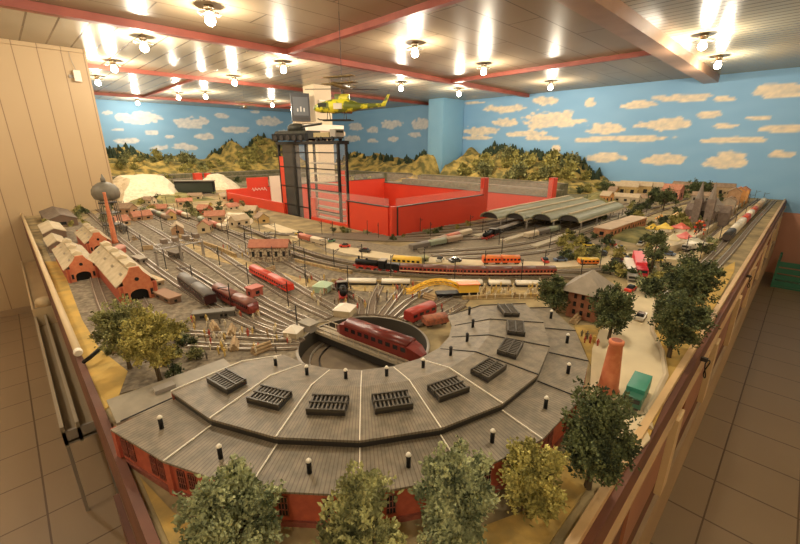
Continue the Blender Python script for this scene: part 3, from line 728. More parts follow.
# rows of wagons in the yard
wc = [(.30,.22,.15),(.4,.12,.07),(.5,.42,.3),(.14,.12,.10),(.22,.25,.18)]
wn_ = ['brown','rusty red','tan','dark grey','olive']
wp = []
for i in range(5):
    o = vehicle('goods_wagon', 'x', 'wagon', (-.08,0,0), (.08,0,0), body=mat('goods_%d'%i, wc[i], rough=.6), roof=mat('goods_roof_%d'%i, tuple(min(1,v*1.3+.05) for v in wc[i]), rough=.6), z=0, nwin=0, wd=.046, h=.05)
    wp.append(Pool(o))
rows = [((112,222),(140,243),4,'upper left yard'),((150,213),(186,228),4,'left middle yard'),((170,212),(210,228),4,'upper yard'),((300,240),(340,251),3,'curved line below the red pit'),((410,252),(470,240),4,'station approach'),((432,246),(478,233),4,'inner station approach'),((525,240),(560,231),4,'front station track'),((200,222),(235,236),4,'track above the signal bridge')]
for ri, (a, b, n_, where) in enumerate(rows):
    A, B = G(*a), G(*b); d = (B-A); L = d.length; u = d.normalized(); rz = math.atan2(d.y,d.x)
    k = min(n_, int(L/.17))
    for i in range(k):
        p = A+u*(.085+i*.172); q = (ri*2+i)%5
        wp[q].put((p.x,p.y,TT), rz, '%s goods wagon on the %s, %s in its row' % (wn_[q], where, ['first','second','third','fourth'][i]), 'goods wagons in the yards')

# ------------------------------------------------------------------ RED PIT
red_pit = mat('red_panel', (.66,.055,.022), (.58,.045,.02), rough=.45, scale=2)
glass = mat('clear_panel', (.85,.8,.75), rough=.05, alpha=.09)
rp = thing('red_pit_enclosure', 'bright red panelled operator pit in the middle of the layout', 'enclosure', (PX0,PY0,0))
W, D = PX1-PX0, PY1-PY0
def pw(x0,y0,x1,y1,z1,name='panel',z0=0.0,m=red_pit): return MB().bb(x0,y0,z0,x1,y1,z1).build(name, m, rp)
pw(.0,.05,.02,.60,1.29); pw(0,.60,.02,1.20,1.08); pw(0,1.75,.02,D,1.16)
pw(.05,0,1.28,.02,1.29); pw(1.36,0,W-.05,.02,1.10)
pw(.3,D-.02,.62,D,1.34); pw(.62,D-.02,W,D,1.20); pw(.0,D-.02,.3,D,1.20); pw(W-.02,.02,W,D-.02,1.12)
pw(.64,D-.04,.80,D-.021,1.35,'white_panel',.9,mat('white_board',(.75,.66,.52),rough=.5))
for x0,x1 in ((1.36,W-.05),): pw(x0,.006,x1,.012,1.36,'clear_screen',1.10,glass)
pw(.006,.60,.012,1.20,1.36,'clear_screen',1.08,glass)
pw(.006,.05,.010,.6,1.36,'clear_screen',1.29,glass); pw(.05,.006,1.28,.010,1.36,'clear_screen',1.29,glass)
pw(W-.012,.02,W-.006,D-.1,1.30,'clear_screen',1.12,glass); pw(.8,D-.012,W-.02,D-.006,1.30,'clear_screen',1.20,glass)
for x,y,z1,s in ((0,0,1.30,.05),(1.28,0,1.46,.075),(W-.10,0,1.38,.11),(0,.56,1.30,.04)): pw(x,y,x+s,y+s*.6,z1,'post')
pw(-.004,.05,.024,.60,1.297,'top_rail',1.29,dark); pw(.05,-.004,1.28,.024,1.297,'top_rail',1.29,dark); pw(.6,D-.024,W,D+.004,1.207,'top_rail',1.2,dark)
pw(W-.024,.02,W+.004,D,1.127,'top_rail',1.12,dark)
pw(.052,-.004,.066,.0,1.29,'corner_gap',T,dark)
for x in (1.9,): pw(x,D-.07,x+.09,D-.03,1.38,'post')
pw(.9,D-.06,.95,D-.03,1.33,'yellow_post',1.02,mat('yellow_post',(.75,.55,.2),rough=.5))
pw(0,0,W,D,.02,'carpet',.002,mat('red_carpet',(.32,.04,.025),(.26,.03,.02),rough=.9,scale=30))
# lettering-like white scrawl on the red board
sw = MB(); sw.tube([Vector((.36+.014*i,D-.022,1.17+.028*math.sin(i*1.9)*(1 if i%3 else .5))) for i in range(17)], .005, 4); sw.build('white_script', white, rp)

# ------------------------------------------------------------------ GLASS TOWER
tw = thing('display_tower', 'tall black framed glass tower with train shelves rising from the red pit', 'display case', (PX0+.03,3.0,0))
TH, TL, TD = 1.81, 1.10, .09
for x,y,s in ((0,0,.022),(0,.53,.026),(0,.74,.05),(0,TL-.02,.022),(TD,0,.02),(TD,.53,.02),(TD,TL-.02,.02)): MB().bb(x,y,.02,x+s,y+s,TH).build('post', black, tw)
MB().bb(.002,.76,.02,.012,1.0,TH).build('dark_panel', mat('smoked_panel', (.035,.04,.045), rough=.15), tw)
MB().bb(.001,1.0,.02,.02,1.09,TH-.15).build('red_strip', red_pit, tw)
MB().bb(-.004,.42,.6,.03,.5,1.27).build('red_strip', red_pit, tw)
for y0,y1 in ((0,.53),(.55,.74)): MB().bb(.004,y0+.02,.6,.008,y1,TH-.03).build('glass_pane', glass, tw)
MB().bb(.02,.006,.6,TD,.010,TH-.03).build('glass_pane', glass, tw)
MB().bb(-.01,-.01,TH-.03,TD+.03,TL+.01,TH).build('top_frame', black, tw)
shm = mat('shelf_grey', (.24,.22,.18), rough=.4)
for i, z in enumerate((1.07,1.12,1.18,1.25,1.33,1.41,1.50,1.60)):
    s = MB().bb(.02,.03,z,TD,.52,z+.008).build('shelf', shm if i%2 else mat('shelf_pale',(.5,.47,.38),rough=.4), tw)
    MB().bb(.03,.04,z+.008,.06,.5,z+.014).build('rail', steel, s)
for z in (1.15,1.35,1.55,1.7): MB().bb(-.002,0,z,.004,TL,z+.010).build('cross_bar', black, tw)
# model tank on the tower
def tank(name, label, loc, rz, L, m):
    o = thing(name, label, 'model tank', loc, rz)
    MB().extr([(-L*.22,L*.06),(L*.22,L*.06),(L*.25,L*.16),(L*.2,L*.22),(-L*.2,L*.22),(-L*.25,L*.16)], -L*.48, L*.48).build('hull', m, o)
    for s in (-1,1):
        tk = MB().extr([(s*L*.2,L*.02),(s*L*.3,L*.02),(s*L*.3,L*.16),(s*L*.2,L*.16)], -L*.5, L*.5).build('caterpillar_track', black, o)
        for i in range(5):
            MB().cyl((-L*.38+i*L*.19,s*L*.3,L*.07),L*.06,L*.03,12,'y').build('road_wheel', dark, tk)
    tu = MB().lathe([(L*.2,L*.22),(L*.19,L*.32),(L*.12,L*.38),(.01,L*.39)], (-L*.02,0,0), 16).build('turret', m, o, True)
    MB().bar((L*.1,0,L*.31),(L*.72,0,L*.36),L*.05,n=8).build('gun_barrel', m, tu)
    return o
olive = mat('olive_paint', (.015,.016,.011), (.035,.035,.022), rough=.6, scale=30)
tank('model_tank', 'dark model tank with long gun on top of the glass tower', (PX0+.11,3.80,TH), R(-75), .46, olive)
dp = thing('model_truck', 'small greyish model truck with yellow load on top of the glass tower', 'model truck', (PX0+.11,3.25,TH), R(-88))
MB().bb(-.17,-.045,.02,.17,.045,.035).build('chassis', dark, dp); MB().bb(.09,-.05,.035,.17,.05,.10).build('cab', grey, dp)
MB().bb(-.17,-.05,.035,.07,.05,.075).build('load_bed', mat('khaki',(.35,.28,.13),rough=.6), dp); MB().bb(.171,-.04,.07,.173,.04,.09).build('window', glassy, dp)
for x in (-.12,-.05,.12):
    w_ = MB()
    for s in (-1,1): w_.cyl((x,s*.045,.02),.02,.016,12,'y')
    w_.build('wheel_pair', black, dp)

# ------------------------------------------------------------------ TELEVISION ON THE COLUMN
tvo = thing('television', 'grey tube television mounted high on the cream column', 'television', (3.66,6.0,2.16), R(-28))
tvo.scale = (.72,.72,.95)
scr = mat('tv_screen', (.09,.10,.11), rough=.5)
MB().bb(-.20,-.05,0,.20,.30,.44).build('body', mat('tv_grey',(.05,.055,.06),rough=.4), tvo)
MB().bb(-.20,-.062,.0,.20,-.05,.44).build('bezel', mat('tv_bezel',(.03,.032,.035),rough=.5), tvo)
MB().bb(-.165,-.068,.09,.165,-.062,.38).build('screen', scr, tvo)
MB().bb(-.15,-.066,.02,.15,-.0625,.06).build('speaker_grille', dark, tvo)
MB().bb(-.18,0,-.03,.35,.28,-.002).build('mount_shelf', colm, tvo)
lg = MB()
for x, h in ((-.07,.05),(.0,.08),(.07,.06)): lg.bb(x-.015,-.0695,.15,x+.015,-.0682,.15+h)
lg.build('screen_image', mat('screen_figures',(.5,.5,.47),rough=.4), tvo)  # pale figures of the picture shown on the screen
cl_ = thing('ledge', 'broad cream ledge box around the column below the television', 'shelf', (0,0,0)); MB().bb(3.72,5.92,2.02,4.45,6.09,2.12).build('board', white, cl_); MB().bb(3.8,5.95,1.95,4.5,6.09,2.02).build('bracket', colm, cl_)
wb = thing('wall_box', 'small cream junction box on the cream column beside the television', 'junction box', (4.12,6.10,2.32))
MB().bb(-.05,-.03,0,.07,-.001,.2).build('case', white, wb); MB().bb(-.04,-.034,.02,.06,-.03,.18).build('cover', colm, wb)

# ------------------------------------------------------------------ MODEL HELICOPTER
def bearing(px, py, dist):
    r = ray(px, py); h = math.hypot(r.x, r.y); return Vector((r.x/h*dist, r.y/h*dist, CAMZ+r.z/h*dist))
hc = bearing(345,108,3.55); L = .30
hl = thing('model_helicopter', 'yellow and olive camouflaged model helicopter hanging from the ceiling', 'model helicopter', hc, HEAD-R(90)-R(4))
camo = mat('camo_yellow', (.80,.74,.04), (.16,.20,.03), rough=.4, scale=14, contrast=(.48,.54))
def loft(mb, secs, n=12):
    vs = []; fs = []
    for x, zc, ry, rz_ in secs:
        for i in range(n): a = 2*PI*i/n; vs.append((x, ry*math.cos(a), zc+rz_*math.sin(a)))
    for k in range(len(secs)-1):
        for i in range(n): j = (i+1)%n; fs.append((k*n+i,(k+1)*n+i,(k+1)*n+j,k*n+j))
    fs += [tuple(range(n)), tuple((len(secs)-1)*n+i for i in range(n))[::-1]]
    return mb.add(vs, fs)
loft(MB(), [(-.265,-.005,.008,.008),(-.25,.0,.03,.025),(-.19,.005,.048,.042),(-.10,.015,.055,.055),(0,.018,.055,.055),(.07,.012,.045,.042),(.13,.012,.022,.024),(.30,.02,.012,.014),(.34,.024,.008,.012)]).build('fuselage', camo, hl, True)
for s in (-1,1):
    MB().box((-.18,s*.048,.02),(.07,.006,.03)).build('cockpit_window', mat('cockpit_glass',(.05,.06,.05),rough=.1), hl)
    MB().box((-.05,s*.056,.01),(.07,.006,.045)).build('cargo_door', white, hl)
MB().box((-.02,0,.085),(.12,.04,.04)).build('engine_cowling', camo, hl); MB().cyl((-.02,0,.12),.008,.05,10).build('rotor_mast', dark, hl)
for k, a in enumerate((8,98,188,278)):
    b = Vector((math.cos(R(a)),math.sin(R(a)),0)); MB().bar(Vector((-.02,0,.145))+b*.02, Vector((-.02,0,.140))+b*.30, .022,.003).build('rotor_blade', dark, hl)
MB().prism([(.31,0),(.335,0),(.375,.0),(.35,.0)],0,0) ; MB().add([(.30,-.004,.02),(.34,-.004,.02),(.375,-.004,.10),(.355,-.004,.10),(.30,.004,.02),(.34,.004,.02),(.375,.004,.10),(.355,.004,.10)],[(0,1,2,3),(7,6,5,4),(0,4,5,1),(1,5,6,2),(2,6,7,3),(3,7,4,0)]).build('tail_fin', camo, hl)
MB().bar((.36,.01,.03),(.37,.01,.14),.008,.003).build('tail_rotor', dark, hl)
for s in (-1,1):
    sk_ = MB().tube([(-.22,s*.06,-.085),(-.2,s*.06,-.095),(.06,s*.06,-.095)], .005).build('skid', dark, hl)
    for x in (-.14,.0): MB().bar((x,s*.03,-.03),(x,s*.06,-.095),.005).build('skid_strut', dark, sk_)
MB().tube([(-.02,0,.145),(-.02,0,CEIL-hc.z)], .0015, 4).build('hanging_wire', dark, hl)
def plane(name, label, c, rz, L, m):
    o = thing(name, label, 'model aircraft', c, rz)
    loft(MB(), [(-L*.5,0,.004,.004),(-L*.4,0,L*.05,L*.05),(0,0,L*.07,L*.07),(L*.45,0,L*.02,L*.03)]).build('fuselage', m, o, True)
    MB().box((-L*.12,0,L*.05),(L*.2,L*.95,L*.02)).build('wing', m, o); MB().box((-L*.12,0,L*.2),(L*.18,L*.85,L*.02)).build('wing', m, o)
    MB().box((L*.42,0,L*.02),(L*.1,L*.35,L*.015)).build('tailplane', m, o); MB().box((L*.42,0,L*.08),(L*.1,L*.015,L*.14)).build('tail_fin', m, o)
    for s in (-1,1): MB().bar((-L*.12,s*L*.3,L*.05),(-L*.12,s*L*.3,L*.2),.005).build('wing_strut', m, o)
    MB().tube([(0,0,L*.07),(0,0,CEIL-c[2])], .0012, 4).build('hanging_wire', dark, o)
    return o
bronze = mat('bronze_paint', (.30,.20,.07), (.14,.10,.04), rough=.45, scale=30)
plane('model_biplane', 'small bronze biplane hanging just above the camouflaged helicopter', bearing(342,86,3.3), R(20), .30, bronze)
plane('model_biplane', 'tiny bronze biplane hanging far back at the left before the blue wall', bearing(245,107,6.5), R(70), .30, bronze)

# sensor on the boarded wall
sn = thing('motion_sensor', 'small cream sensor box on a bracket on the boarded wall', 'sensor', (.80,YP-.001,2.48))
MB().bb(-.03,-.06,-.05,.03,-.015,.06).build('case', white, sn); MB().bb(-.07,-.015,-.015,.0,0,.015).build('bracket', grey, sn); MB().tube([(0,-.03,.06),(-.02,-.02,.15),(-.03,-.005,.27)],.003,4).build('cable', grey, sn)

# ------------------------------------------------------------------ HILLS
hill_m = mat('hill_turf', (.13,.12,.04), (.50,.36,.10), rough=1, scale=6, detail=14, contrast=(.40,.60), bump=.8)
hill_g = mat('hill_forest_floor', (.09,.10,.035), (.30,.26,.09), rough=1, scale=7, detail=14, contrast=(.35,.65), bump=.5)
def ridge_at(pts, u):
    for i in range(len(pts)-1):
        if pts[i][0] <= u <= pts[i+1][0]:
            t = (u-pts[i][0])/(pts[i+1][0]-pts[i][0]); t = t*t*(3-2*t); return pts[i][1]*(1-t)+pts[i+1][1]*t
    return pts[0][1] if u < pts[0][0] else pts[-1][1]
def hillz(pts, u, d, depth, seed):
    h = ridge_at(pts, u)-T; t = d/depth
    prof = (1-t)**.8 if t < 1 else 0
    nn = noise.fractal(Vector((u*1.6, d*1.6, seed)), 1, 2.1, 5)
    n2 = abs(noise.noise(Vector((u*3.1, d*3.1, seed+5))))
    return T-.02+max(0, h*prof*(1+.30*nn)-.22*h*n2*(1 if 0 < t < 1 else 0))+.02*(1-t)
def hill(name, label, pts, axis, wall, depth, u0, u1, seed, m):
    nu, nd = int((u1-u0)/.055), int(depth/.055); vs = []; 
    for i in range(nu+1):
        for j in range(nd+1):
            u = u0+(u1-u0)*i/nu; d = depth*j/nd
            e = min(1, (u-u0)/.25, (u1-u)/.25); z = T-.02+(hillz(pts,u,d,depth,seed)-T+.02)*max(0,e)
            vs.append((wall-d, u, z) if axis == 0 else (u, wall-d, z))
    fs = [(i*(nd+1)+j, i*(nd+1)+j+1, (i+1)*(nd+1)+j+1, (i+1)*(nd+1)+j) for i in range(nu) for j in range(nd)]
    if axis == 0: fs = [f[::-1] for f in fs]
    return tag(MB().add(vs, fs).build(name, m, smooth=False), label, 'hill')
RB = [(.9,1.62),(1.6,1.60),(2.2,1.72),(2.6,1.58),(3.0,1.52),(3.8,1.50),(4.15,1.62),(4.6,1.93),(4.95,1.72),(5.4,2.03),(5.95,1.92),(6.5,1.45),(7.0,1.4)]
RRt = [(2.3,1.15),(2.75,1.30),(3.0,1.5),(3.3,1.60),(3.9,1.67),(4.6,1.74),(5.1,1.66),(5.45,1.77),(6.2,1.6),(6.6,1.50),(7.2,1.55),(7.7,1.52),(8.2,1.60),(8.6,1.66),(9.2,1.50),(10,1.3),(11,1.25)]
hill('hill', 'long ochre hillside with dark woods along the rear left wall behind the white quarry', RB, 1, YB-.03, 1.9, .96, 6.9, 3, hill_m)
hill('hill', 'steep ochre hillside along the right wall behind the red pit', RRt, 0, XR-.72, 1.0, 5.76, 10.9, 8, hill_m)
hill('hill', 'ochre hillside right of the blue pillar behind the red pit', RRt, 0, XR-.03, 1.55, 2.25, 5.76, 8, hill_m)
def low_hill(label, pts, z, seed, m, base=T):
    P = [Vector(p) for p in pts]; c = sum(P, Vector((0,0)))/len(P); vs = [(c.x,c.y,base+z)]; rings = 9; n = 48
    def edge(a):
        best = None
        for i in range(len(P)):
            p, q = P[i]-c, P[(i+1)%len(P)]-c; d = Vector((math.cos(a), math.sin(a))); e = q-p
            den = d.x*e.y-d.y*e.x
            if abs(den) < 1e-9: continue
            t = (p.x*e.y-p.y*e.x)/den; s = (p.x*d.y-p.y*d.x)/den
            if t > 0 and -1e-6 <= s <= 1+1e-6: best = t if best is None else min(best, t)
        return best or .1
    for k in range(1, rings+1):
        t = k/rings
        for i in range(n):
            a = 2*PI*i/n; r = edge(a)*t; x, y = c.x+r*math.cos(a), c.y+r*math.sin(a)
            zz = z*(1-t**2.5)*(1+.35*noise.fractal(Vector((x*4,y*4,seed)),1,2,4)) if k < rings else -.01
            vs.append((x,y,base+zz))
    fs = [(0,1+i,1+(i+1)%n) for i in range(n)]
    for k in range(rings-1):
        for i in range(n): j = (i+1)%n; fs.append((1+k*n+i,1+(k+1)*n+i,1+(k+1)*n+j,1+k*n+j))
    return tag(MB().add(vs, fs).build('hill', m), label, 'hill')
for nm_, pts_, lb_ in (('ground',((5.14,2.30),(6.6,2.30),(6.5,5.9),(6.6,10.8),(6.2,10.8),(5.14,5.9)),'dark green and grey railway terraces between the red pit and the right hills'),('ground',((1.05,8.45),(1.05,9.6),(6.6,9.7),(6.6,8.2),(5.2,5.8),(2.4,5.8),(3.1,7.0),(2.9,8.3)),'dark green and grey railway terraces below the rear left hills')):
    tag(MB().prism(pts_, T-.002, T+.002).build(nm_, mat('terrace_ground', (.085,.085,.045), (.26,.23,.13), rough=1, scale=14, detail=12, contrast=(.35,.65))), lb_, 'ground')
for k_, (pts_, h_) in enumerate(((((5.75,2.5),(5.85,4.0),(5.8,5.7)),.10),(((6.1,2.6),(6.2,4.0),(6.15,5.6)),.17),(((6.35,6.0),(6.1,7.5),(6.2,10.5)),.16),(((1.1,8.9),(3.0,8.8),(5.6,8.9)),.10),(((1.1,9.3),(3.2,9.25),(5.8,9.3)),.17))):
    m_ = MB(); strip(m_, smooth([Vector((*p,T)) for p in pts_]), 0, .26, -.001, h_)
    tag(m_.build('railway_terrace', mat('terrace_side', (.20,.17,.10), (.10,.10,.055), rough=.95, scale=18, detail=8)), 'long low railway terrace before the hills, %s' % ['lower one beside the red pit','upper one beside the red pit','between the glass tower and the blue pillar','lower one at the rear left','upper one at the rear left'][k_], 'embankment')
    track([p for p in pts_], 'track on top of the railway terrace, %s' % ['lower one beside the red pit','upper one beside the red pit','between glass tower and blue pillar','lower one at the rear left','upper one at the rear left'][k_], world=True, lift=h_)
low_hill('low green hill beyond the upper left yard', [(1.1,5.9),(2.1,5.7),(2.1,6.9),(1.1,7.6)], .05, 1, hill_g)
low_hill('low brown knoll between the arched station roof and the town', [(5.3,1.75),(6.2,1.6),(6.9,2.2),(5.3,2.25)], .10, 4, hill_g)
low_hill('green wooded knoll below the cathedral', [(3.3,.80),(4.1,.82),(4.2,1.15),(3.4,1.15)], .03, 5, hill_g)
# white quarry: broad chalk dome with terraces
chalk = mat('chalk', (.62,.54,.38), (.78,.70,.54), rough=.9, scale=30, contrast=(.3,.6), bump=.4)
def rock(name, label, poly, h, top, seed, m, base=T):
    c = Vector((sum(p[0] for p in poly)/len(poly), sum(p[1] for p in poly)/len(poly))); n = 40; vs = []; K = 7
    pts = []
    for i in range(n):
        t = i/n*len(poly); k = int(t); f = t-k; p = Vector(poly[k])*(1-f)+Vector(poly[(k+1)%len(poly)])*f; pts.append(p)
    for k in range(K+1):
        t = k/K; s = 1-(1-top)*t
        for p in pts:
            q = c+(p-c)*s; vs.append((q.x+.03*noise.noise(Vector((q.x*7,q.y*7,k+seed))), q.y+.03*noise.noise(Vector((q.x*7,q.y*7,k+seed+9))), base-.01+h*t**.8+.03*noise.noise(Vector((q.x*5,q.y*5,seed)))*(k > 0)))
    fs = [(k*n+i,k*n+(i+1)%n,(k+1)*n+(i+1)%n,(k+1)*n+i) for k in range(K) for i in range(n)]+[tuple(K*n+i for i in range(n))]
    return tag(MB().add(vs, fs).build(name, m), label, 'rock')
rock('quarry', 'broad white chalk quarry hill beside the boarded wall', [(1.05,6.3),(1.75,6.45),(2.05,7.2),(1.8,8.3),(1.15,8.4)], .28, .55, 2, chalk)
rock('rock_pile', 'white rock heap right of the black signboard', [(2.35,7.3),(2.75,6.95),(3.05,7.2),(2.9,7.8),(2.5,7.9)], .25, .3, 6, chalk)
rock('rock_pile', 'small pale rock heap in the gardens left of the glass tower', [(1.35,3.75),(1.6,3.65),(1.75,3.9),(1.5,4.2)], .09, .4, 11, chalk)
bbx = thing('signboard', 'black glossy signboard box behind the yard, right of the white quarry', 'board', (2.12,6.75,T), R(-42))
MB().bb(-.30,-.03,.0,.30,.03,.20).build('box', black, bbx); MB().bb(-.31,-.035,.20,.31,.035,.215).build('frame', grey, bbx)
MB().bb(-.28,-.032,.03,.28,-.0305,.17).build('screen', mat('sign_screen',(.03,.04,.035),rough=.15), bbx)
for i, (px, w_) in enumerate(((199,.13),(209,.09))):
    b = G(px,186); tag(MB().bb(-w_/2,-w_/2,0,w_/2,w_/2,.24).build('red_post', red_pit, loc=(b.x,b.y,T)), 'red post behind the black signboard, %s' % ['wider left one','narrower right one'][i], 'post')

# ------------------------------------------------------------------ TREES
def leaf_m(name, a, b): return mat(name, a, b, rough=.85, scale=26, detail=3, contrast=(.35,.62))
lv = [leaf_m('foliage_olive', (.06,.065,.02), (.42,.42,.17)), leaf_m('foliage_dark', (.022,.034,.014), (.15,.18,.07)), leaf_m('foliage_yellow', (.13,.12,.025), (.56,.50,.15)), leaf_m('foliage_grey', (.055,.075,.03), (.44,.47,.24))]
bark = mat('bark', (.06,.04,.02), (.11,.08,.04), rough=.9)
def foliage(cx, cz, rx, rz, n, leaf, seed, per=16, shape='round'):
    rnd = random.Random(seed); mb = MB(); br = []
    for _ in range(max(9, min(60, n//8))):
        v = Vector((rnd.gauss(0,1), rnd.gauss(0,1), rnd.gauss(.15,1))).normalized()
        br.append((v, rnd.uniform(.72,1.12)))
    for _ in range(n):
        d, ln = rnd.choice(br); t = rnd.uniform(.35,1)
        q = d*ln*t+Vector((rnd.gauss(0,1), rnd.gauss(0,1), rnd.gauss(0,1)))*.085
        c = Vector((q.x*rx, q.y*rx, cz+q.z*rz))
        tuft = Vector((d.x, d.y, d.z*.6+.45)).normalized()
        m = per
        for j in range(m):
            o = Vector((rnd.gauss(0,1), rnd.gauss(0,1), rnd.gauss(0,1)))*leaf*.9
            dr = (tuft+Vector((rnd.gauss(0,.6), rnd.gauss(0,.6), rnd.gauss(0,.6)))).normalized()
            s = dr.cross(Vector((rnd.gauss(0,1),rnd.gauss(0,1),rnd.gauss(0,1)))).normalized(); up = dr.cross(s)
            l = leaf*rnd.uniform(.8,1.9); w_ = leaf*rnd.uniform(.35,.6); p = c+o
            a = p-s*w_*.4; b = p+s*w_*.4; e = p+dr*l*.55+s*w_+up*w_*.3; f = p+dr*l*.55-s*w_+up*w_*.3; t = p+dr*l-up*w_*.7
            mb.add([a,b,e,f,t], [(0,1,2,3),(3,2,4)])
    return mb
def tree(px, base, H, rx, m, label, n=190, leaf=.0085, seed=1, trunk=.22, cat='tree', group=None, shape='round'):
    o = thing('tree', label, cat, base, random.Random(seed).uniform(0,6), group)
    ch = H*(1-trunk)/2
    foliage(0, H-ch, rx, ch, n, leaf, seed, shape=shape).build('foliage', m, o)
    tb_ = MB(); tb_.tube([(0,0,0),(.003,.002,H*.25),(0,0,H*.8)], [H*.035,H*.028,H*.008]); 
    rnd = random.Random(seed)
    for i in range(6):
        a = rnd.uniform(0,6.28); z0 = H*rnd.uniform(.25,.6); tb_.tube([(0,0,z0),(rx*.6*math.cos(a),rx*.6*math.sin(a),z0+H*.2)], [H*.014,H*.005], 5)
    tb_.build('trunk', bark, o); return o
V = lambda x, y: (x, y, T)
def tr_(px, base, toppx, wpx, m, label, **k):
    b = Vector(base); top = HT(b, *toppx); H = (top-T)*.94; d = (Vector((b.x,b.y,T+H*.55))-Vector((0,0,CAMZ))).dot(_F)
    return tree(px, base, H, wpx/2*d/FPX*.84, m, label, **k)
tr_(0, V(.145,.52), (238,460), 112, lv[3], 'big leafy tree in front of the roundhouse wall, leftmost in the foreground', n=640, leaf=.0058, seed=11, trunk=.12)
tr_(0, V(.262,.345), (346,478), 100, lv[0], 'big leafy tree in front of the roundhouse wall, second from the left in the foreground', n=640, leaf=.0058, seed=12, trunk=.12)
tr_(0, V(.428,.298), (462,448), 92, lv[3], 'big leafy tree in front of the roundhouse wall, middle of the foreground row', n=640, leaf=.0058, seed=13, trunk=.12)
tr_(0, V(.60,.245), (528,440), 74, lv[2], 'thin yellowish leafy tree right of the middle foreground tree', n=420, seed=14, leaf=.006, trunk=.15)
tr_(0, V(.755,.19), (603,386), 78, lv[1], 'tall dark leafy tree beside the orange chimney at the roundhouse corner', n=680, seed=15, leaf=.0058, trunk=.1)
tr_(0, V(.215,1.285), (160,303), 70, lv[2], 'yellow green leafy tree by the cream rail, right one of the pair', n=420, leaf=.0062, seed=16)
tr_(0, V(.165,1.44), (128,299), 56, lv[0], 'olive leafy tree by the cream rail, left one of the pair', n=400, leaf=.0062, seed=17)
tr_(0, V(1.52,.205), (678,285), 60, lv[1], 'dark round tree on the yellow turf near the right table edge', n=600, leaf=.0062, seed=18)
tr_(0, V(1.98,.25), (692,252), 52, lv[1], 'dark tree behind the round one near the right table edge', n=520, leaf=.0072, seed=19)
tr_(0, V(1.51,.40), (611,284), 50, lv[1], 'dark tree left of the pale road below the parked trucks', n=500, leaf=.0062, seed=20)
tr_(0, V(1.60,.66), (557,275), 34, lv[1], 'dark bushy tree left of the brick tower with grey roof', n=180, seed=21)
tr_(0, V(2.55,.52), (669,228), 22, lv[1], 'slim dark tree in front of the fairground', n=120, seed=22)
tr_(0, V(3.22,1.33), (533,240), 14, lv[1], 'small dark tree at the foot of the station tracks', n=60, seed=23)
# small bushes and far trees: a few kinds copied
def bush_proto(name, label, cat, m, seed, H=.06, rx=.03, n=30, leaf=.008):
    o = thing(name, label, cat); foliage(0, H*.5, rx, H*.5, n, leaf, seed, per=12).build('foliage', m, o)
    MB().cyl((0,0,H*.12),H*.05,H*.24,6).build('trunk', bark, o); return o
bp = [Pool(bush_proto('bush', 'b', 'bush', lv[i], 40+i)) for i in range(4)]
bn_ = ['olive','dark green','yellow green','grey green']
def scatter_bushes(poly, n, where, seed, s0=.7, s1=1.5, kinds=(0,1,2,3), z=T):
    rnd = random.Random(seed)
    for i in range(n):
        k = rnd.choice(kinds); t, s = rnd.random(), rnd.random()
        a = Vector(poly[0][:2]).lerp(Vector(poly[1][:2]), t); b = Vector(poly[3][:2]).lerp(Vector(poly[2][:2]), t); p = G(*a.lerp(b, s))
        if PX0-.05 < p.x < PX1+.05 and PY0-.05 < p.y < PY1+.05: continue
        if p.x > XR-.1 or p.y > YB-.1 or p.y < .2 or p.x < .1 or (p.x < XP+.1 and p.y > YP-.1): continue
        bp[k].put((p.x,p.y,z), rnd.uniform(0,6), 'small %s bush %s' % (bn_[k], where), 'bushes %s' % where, rnd.uniform(s0,s1))
scatter_bushes([(115,200),(235,192),(275,228),(150,214)], 34, 'in the gardens above the left yard', 1)
scatter_bushes([(300,228),(393,243),(490,223),(395,240)], 22, 'at the foot of the red pit walls', 2, .5,.9)
scatter_bushes([(590,196),(735,186),(700,232),(600,222)], 40, 'between the town and the fairground', 3, .8,1.8, (1,1,0,2))
scatter_bushes([(560,240),(660,235),(640,262),(560,262)], 22, 'around the car park right of the station tracks', 4)
scatter_bushes([(600,268),(720,240),(700,275),(640,300)], 20, 'beside the pale road right of the brick tower', 5)
scatter_bushes([(120,180),(300,172),(300,182),(120,186)], 26, 'on the plain before the rear hills', 6, 1.5,3, (0,1,2))
scatter_bushes([(490,184),(600,180),(640,190),(555,196)], 26, 'on the slope behind the station roof', 7, 1.2,2.4, (0,1,2))
scatter_bushes([(35,205),(108,190),(120,225),(45,236)], 22, 'near the boarded wall around the sheds', 8)
scatter_bushes([(345,182),(380,183),(380,187),(350,186)], 10, 'just behind the red pit', 9, 1.5,2.5,(0,1,2))
for i_, (px_, py_, wh_) in enumerate(((694,198,'left of'),(700,199,'right of'),(663,210,'below'),(650,208,'left below'),(604,196,'far left of'))):
    p_ = G(px_,py_); tree(0, (min(p_.x,7.2),p_.y,T), .24, .12, lv[1], 'dark round tree %s the pink town house' % wh_, n=120, leaf=.013, seed=60+i_)
scatter_bushes([(150,330),(190,325),(200,370),(170,385)], 16, 'at the foot of the yellow green tree', 10, .4,.8)
